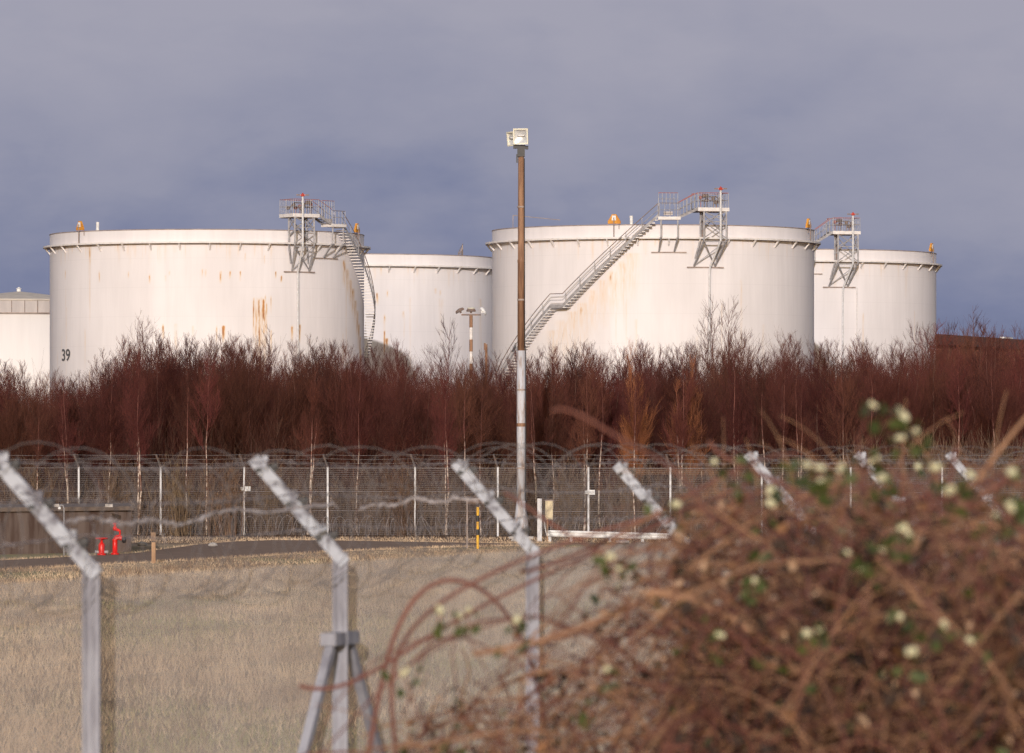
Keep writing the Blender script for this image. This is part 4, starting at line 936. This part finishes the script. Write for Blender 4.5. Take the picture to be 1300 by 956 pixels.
stems('brushwood', 4200, -60, 1360, 206, 226, 1.2, 4.6, .007, 'under', 'brown saplings among the front trees of the thicket', lean=.1, fork=4)
# tan willow scrub at the right
def scrub_mesh(seed):
    rg = np.random.default_rng(seed); n = 46; h = rg.uniform(1.3, 3.3, n); a = rg.uniform(0, 2 * pi, n); tl = rg.uniform(.02, .30, n); K = 4; f = np.linspace(0, 1, K)
    P = np.zeros((n, K, 3)); bx, by = rg.normal(0, .28, n), rg.normal(0, .28, n)
    P[:, :, 0] = bx[:, None] + (np.cos(a) * tl * h)[:, None] * f; P[:, :, 1] = by[:, None] + (np.sin(a) * tl * h)[:, None] * f; P[:, :, 2] = h[:, None] * f
    parts = [tubes(P, np.interp(f, [0, 1], [.013, .004])[None].repeat(n, 0), 3)]
    idx = np.repeat(np.arange(n), 9); i0 = rg.integers(1, K - 1, len(idx)); b = P[idx, i0] + (P[idx, i0 + 1] - P[idx, i0]) * rg.uniform(0, 1, (len(idx), 1)); d = rg.normal(0, .3, (len(idx), 3)); d[:, 2] = 1; d *= rg.uniform(.2, .8, (len(idx), 1))
    parts.append(tubes(np.stack([b, b + d], 1), np.array([.006, .0035])[None].repeat(len(idx), 0), 3)); V, Fq = merge(parts); me = raw_mesh('stems', V, Fq); me.materials.append(M['twig_tan']); return me
sm = [scrub_mesh(i) for i in (1, 2, 3)]
for i, px in enumerate([1068, 1098, 1128, 1150, 1178, 1204, 1228, 1252, 1276, 1300, 1085, 1112, 1140, 1165, 1190, 1216, 1240, 1264, 1290, 640, 1012, 955, 40, 150, 225, 285, 345, 480, 512, 590, 720, 800, 870, 910]):
    Z = 202.5 + (i % 4) * .9; o = bpy.data.objects.new('willow_shrub', sm[i % 3]); COL.objects.link(o); o.location = (WX(px, Z), Z, 0); o.rotation_euler = (0, 0, i * 1.7); o.scale = (1, 1, (.85 + .3 * ((i * 37) % 10) / 10) if px > 1000 else .85)
    tag(o, 'tan many-stemmed shrub along the front of the trees behind the far fence', 'shrub', 'tan shrubs behind the far fence')

# ------------------------------------------------------------------ foreground brambles and snowberries
def sil(px):   # top of the thicket, photo rows
    return float(np.interp(px, [430, 500, 560, 620, 700, 780, 840, 880, 930, 1000, 1080, 1150, 1230, 1300, 1500], [930, 880, 840, 800, 745, 690, 640, 606, 590, 582, 580, 586, 590, 580, 575]))
def inside(n, px0, px1, z0, z1, rg, power=.62, ybot=1020, gap=0):
    out = []
    while len(out) < n:
        px = rg.uniform(px0, px1); Z = rg.uniform(z0, z1); t_ = sil(px) + gap; y = t_ + (ybot - t_) * rg.random() ** power
        if px < 860 and rg.random() < np.interp(px, [430, 860], [.93, .45]): continue
        out.append((WX(px, Z), Z, WH(y, Z)))
    return np.array(out)
def thicket(name, label, cat, px0, px1, z0, z1, seed, n_tw, n_leaf, n_green, n_berry, n_cane, stem_mat, group):
    rg = np.random.default_rng(seed); base = empty(name, (WX((px0 + px1) / 2, (z0 + z1) / 2), (z0 + z1) / 2, 1.2)); tag(base, label, cat, group)
    off = np.array(base.location)
    # arching canes that come out of the bank
    cv = []
    for q in range(n_cane):
        px = rg.uniform(px0, px1); Z = rg.uniform(z0, z1); top = sil(px) + abs(rg.normal(10, 45)); zt = WH(top, Z); sp_ = rg.uniform(.25, .8) * rg.choice((-1, 1)); x0 = WX(px, Z) - sp_
        K = 12; f = np.linspace(0, 1, K); xs_ = x0 + 2 * sp_ * f + .03 * np.sin(f * 9 + rg.uniform(0, 6)); dep = Z + rg.normal(0, .5) * (f - .5); h0 = 1.15
        zz = h0 + (zt - h0) * np.sin(np.clip(f * 1.25, 0, 1.35) * pi / 2) ** .8 * np.where(f > .55, 1 - .35 * (f - .55) ** 1.4 * 2, 1)
        cv.append(np.stack([xs_, dep, zz], 1))
    P = np.array(cv) - off
    for q in range(len(P)):
        k_ = rg.uniform(.55, 1.15); V, Fq = tubes(P[q:q + 1], np.linspace(.0055, .002, P.shape[1])[None] * k_, 6)
        link('cane', raw_mesh('cane', V, Fq), 'canetan' if (stem_mat == 'canetan') == (q % 2 == 0) else 'cane', base, True)
    for nm, cnt, m_, r_ in (('twigs', int(n_tw * 1.2), stem_mat, .0019), ('twigs', n_tw, 'cane' if stem_mat != 'cane' else 'canetan', .0028)):
        b = inside(cnt, px0, px1, z0, z1, rg, gap=6); n = len(b); K = 6; f = np.linspace(0, 1, K); l = rg.uniform(.08, .50, n); a = rg.uniform(0, 2 * pi, n); up_ = rg.uniform(-.35, .8, n)
        d = np.stack([np.cos(a), np.sin(a), up_], 1); d /= np.linalg.norm(d, axis=1)[:, None]; s_ = rg.normal(0, .5, (n, 3)); s_[:, 2] -= .6
        P = b[:, None] + (l[:, None, None]) * ((f - .5)[None, :, None] * d[:, None] + ((f - .5) ** 2)[None, :, None] * s_[:, None] * 1.2)
        P[:, :, :] += rg.normal(0, .004, P.shape)
        V, Fq = tubes(P - off, np.linspace(r_, r_ * .6, K)[None].repeat(n, 0) * rg.uniform(.6, 1.6, n)[:, None], 4); tag(link(nm, raw_mesh(nm, V, Fq), m_, base), kind='stuff')
    def leaf(nm, cnt, m_, s0, s1, gap):
        b = inside(cnt, px0, px1, z0, z1, rg, gap=gap); n = len(b); s_ = rg.uniform(s0, s1, n)
        shape = np.array([(-.5, 0, 0), (-.2, -.28, .06), (.2, -.24, .05), (.5, 0, .0), (.2, .24, .05), (-.2, .28, .06)]); shape = shape + 0
        A_ = rg.normal(0, 1, (n, 3, 3)); Q = np.linalg.qr(A_)[0]
        V = np.einsum('nij,kj->nki', Q, shape) * s_[:, None, None] + (b - off)[:, None]
        V = V.reshape(-1, 3); Fq = (np.arange(n) * 6)[:, None, None] + np.array([[0, 1, 2, 3], [0, 3, 4, 5]])[None]; tag(link(nm, raw_mesh(nm, V, Fq.reshape(-1, 4)), m_, base), kind='stuff')
    leaf('dead_leaves', int(n_leaf * .8), 'deadleaf', .014, .042, 14); leaf('dead_leaves', int(n_leaf * .9), 'shadeleaf', .02, .05, 40); leaf('dead_leaves', n_leaf // 4, 'deadleaf2', .014, .040, 10)  # the second, darkest layer paints shade into the bush interior
    if n_green: leaf('green_leaves', n_green, 'greenleaf', .022, .048, 4)
    if n_berry:
        bm_ = MB(); rgb = random.Random(seed)
        me = None; B = inside(n_berry, px0, px1, z0, z1, rg, gap=-2, power=1.3)
        for q, p in enumerate(B): put_berry(p, base, off, rgb)
    return base
BERRY = []
for q in range(3):
    m = MB(); rgb = random.Random(q)
    for j in range(1 + q):
        r = rgb.uniform(.0065, .0092); c = (rgb.uniform(-.009, .009), rgb.uniform(-.006, .006), rgb.uniform(-.009, .009))
        m.lathe([(r * .15, -r), (r * .7, -r * .7), (r, 0), (r * .7, r * .7), (r * .15, r)], c=c, n=8)
    o = m.build('berry_cluster', 'berry', None, True); BERRY.append(o.data); bpy.data.objects.remove(o)
def put_berry(p, base, off, rg_, s=1.0):
    o = bpy.data.objects.new('berry_cluster', rg_.choice(BERRY)); COL.objects.link(o); o.parent = base; o.location = tuple(np.array(p) - off); o.rotation_euler = (rg_.uniform(0, 6), rg_.uniform(0, 6), rg_.uniform(0, 6)); s *= rg_.uniform(.8, 1.15); o.scale = (s, s, s)

th_r = thicket('snowberry_bush', 'tangled snowberry bush with pale berries, filling the lower right corner', 'bush', 1080, 1480, 11, 16.8, 21, 1150, 1900, 420, 9, 20, 'canetan', 'snowberry bushes in the foreground')
th_c = thicket('snowberry_bush', 'dense snowberry bush with pale berries, just left of the corner one', 'bush', 850, 1120, 11.5, 16.8, 22, 700, 1250, 340, 6, 15, 'canetan', 'snowberry bushes in the foreground')
th_l = thicket('bramble', 'thin bramble tangle with dark red canes in front of the third white post', 'bush', 500, 880, 12, 16, 23, 150, 200, 90, 0, 7, 'cane', None)

def cane(pts, Z, r0, r1, m, label=None, parent=None):
    Z *= 1.33; r0 *= 1.2; r1 *= 1.2
    P = np.array([(WX(x, Z + dzz), Z + dzz, WH(y, Z + dzz)) for x, y, dzz in [(p + (0,))[:3] for p in pts]])
    # smooth resample
    t_ = np.linspace(0, 1, len(P)); tt = np.linspace(0, 1, 40); Q = np.zeros((40, 3))
    for i in range(3):
        c = np.polyfit(t_, P[:, i], min(5, len(P) - 1)); Q[:, i] = np.polyval(c, tt)
    off = np.array(parent.location); V, Fq = tubes((Q - off)[None], np.linspace(r0, r1, 40)[None], 7); return link('cane', raw_mesh('cane', V, Fq), m, parent, True)
cane([(462, 990), (484, 868), (510, 790), (548, 742), (590, 738), (640, 770), (664, 830), (690, 900), (700, 990)], 11, .0055, .004, 'cane', parent=th_l)
cane([(380, 872), (440, 864), (500, 842), (560, 800), (640, 750), (720, 716), (800, 690), (880, 640), (960, 610)], 11.5, .005, .003, 'cane', parent=th_l)
cane([(505, 985), (500, 868), (520, 800), (600, 740), (690, 700), (780, 670), (860, 650), (940, 640)], 10.5, .005, .003, 'cane', parent=th_l)
cane([(700, 523), (760, 540), (815, 572), (850, 592), (885, 630), (905, 665)], 8.2, .0020, .0038, 'cane', parent=th_c)
cane([(1330, 505), (1290, 545), (1255, 590), (1215, 650), (1190, 720)], 9.2, .004, .006, 'canetan', parent=th_r)
cane([(820, 752), (880, 762), (940, 792), (1000, 840), (1050, 900), (1080, 980)], 9.0, .006, .007, 'canetan', parent=th_c)
cane([(800, 765), (860, 800), (910, 860), (950, 930)], 9.4, .004, .006, 'canetan', parent=th_c)
cane([(640, 625), (700, 665), (760, 700), (820, 735), (880, 790), (930, 860)], 11, .0035, .004, 'cane', parent=th_l)
cane([(660, 725), (740, 700), (820, 660), (880, 625), (950, 590), (1010, 580)], 10.6, .0045, .003, 'cane', parent=th_l)
cane([(600, 830), (680, 815), (740, 795), (800, 770), (860, 745)], 9.2, .005, .005, 'canetan', parent=th_l)
cane([(1100, 700), (1150, 745), (1200, 800), (1260, 850), (1330, 880)], 8.6, .005, .006, 'canetan', parent=th_r)
cane([(1040, 860), (1100, 800), (1160, 760), (1230, 740), (1300, 745)], 8.8, .005, .005, 'canetan', parent=th_r)
cane([(900, 560), (960, 600), (1040, 640), (1100, 670), (1180, 670), (1260, 620), (1320, 600)], 9.6, .004, .005, 'cane', parent=th_c)
cane([(960, 760), (1040, 730), (1120, 690), (1200, 650), (1290, 600)], 9.9, .005, .004, 'cane', parent=th_c)
rb = random.Random(77)
vis = [(1109, 513, 9), (1143, 522, 9), (1150, 534, 9.2), (1162, 545, 9.2), (1144, 556, 9), (1110, 580, 9.4), (1068, 596, 9), (1028, 592, 9), (1040, 594, 9.3), (1044, 610, 9.2), (1115, 609, 9.2), (1211, 620, 8.6), (1232, 604, 8.8), (1285, 603, 8.4), (1288, 645, 8.2), (1268, 657, 8.5), (1152, 677, 8.6), (1146, 672, 8.8), (1074, 702, 9), (1121, 699, 9.4), (1041, 795, 8.8), (1024, 800, 9), (1152, 824, 8.4), (1198, 792, 8.6), (1146, 785, 9), (910, 587, 10), (940, 587, 10), (978, 625, 9.8), (975, 636, 9.8), (855, 643, 10), (776, 709, 9.8), (787, 720, 9.8), (562, 777, 10.5), (584, 780, 10.5), (595, 776, 10.5), (657, 783, 10.5), (772, 849, 9.8), (512, 852, 10.5), (1005, 588, 9.6), (1235, 812, 8.8), (914, 808, 9.4), (955, 740, 9.6), (1090, 720, 9.2), (1184, 590, 9.0)]
gl = []
for x, y, Z in vis:
    par = th_l if x < 850 else (th_c if x < 1090 else th_r); off = np.array(par.location); Z *= 1.19; p = np.array((WX(x, Z), Z, WH(y, Z))); put_berry(p, par, off, rb, .88)
    gl.append((p, par))
rgx = np.random.default_rng(5)
for par in (th_l, th_c, th_r):    # green leaves beside the visible berries, and the sprigs that carry them
    pts = [p for p, q in gl if q is par]; off = np.array(par.location); V = []; Fq = []; tw = []
    for p in pts:
        for j in range(7):
            c = p + np.array((rgx.normal(0, .020), rgx.normal(0, .02), rgx.uniform(-.050, .006))); Q = np.linalg.qr(rgx.normal(0, 1, (3, 3)))[0]; s_ = rgx.uniform(.018, .036)
            k = len(V); shp = np.array([(-.5, 0, 0), (-.2, -.3, .05), (.2, -.25, .05), (.5, 0, 0), (.2, .25, .05), (-.2, .3, .05)]) @ Q.T * s_ + c - off
            V += list(shp); Fq += [[k, k + 1, k + 2, k + 3], [k, k + 3, k + 4, k + 5]]
        e = p + np.array((rgx.normal(0, .08), rgx.normal(0, .05), -rgx.uniform(.12, .25))); md = (p + e) / 2 + np.array((rgx.normal(0, .03), 0, .02)); tw.append([p - off, md - off, e - off])
    tag(link('green_leaves', raw_mesh('green_leaves', np.array(V), np.array(Fq)), 'greenleaf', par), kind='stuff'); V, Fq = tubes(np.array(tw), .0018, 4); tag(link('twigs', raw_mesh('twigs', V, Fq), 'cane', par), kind='stuff')
for par, rng_px in ((th_c, (870, 1090)), (th_r, (1090, 1310))):
    off = np.array(par.location); Q = []
    for q in range(9):
        Z = rgx.uniform(14, 16.5); px = rgx.uniform(*rng_px); y = sil(px) + 40; x0, h0 = WX(px, Z), WH(y, Z); hh = rgx.uniform(.10, .28); dx = rgx.normal(0, .12); f = np.linspace(0, 1, 7)
        Q.append(np.stack([x0 + dx * f ** 1.6 - off[0], np.full(7, Z - off[1]), h0 + hh * f - .25 * abs(dx) * f ** 3 - off[2]], 1))
    V, Fq = tubes(np.array(Q), np.linspace(.0026, .001, 7)[None].repeat(9, 0), 5); tag(link('sprigs', raw_mesh('sprigs', V, Fq), 'canetan', par), kind='stuff')
print('objects', len(bpy.data.objects))
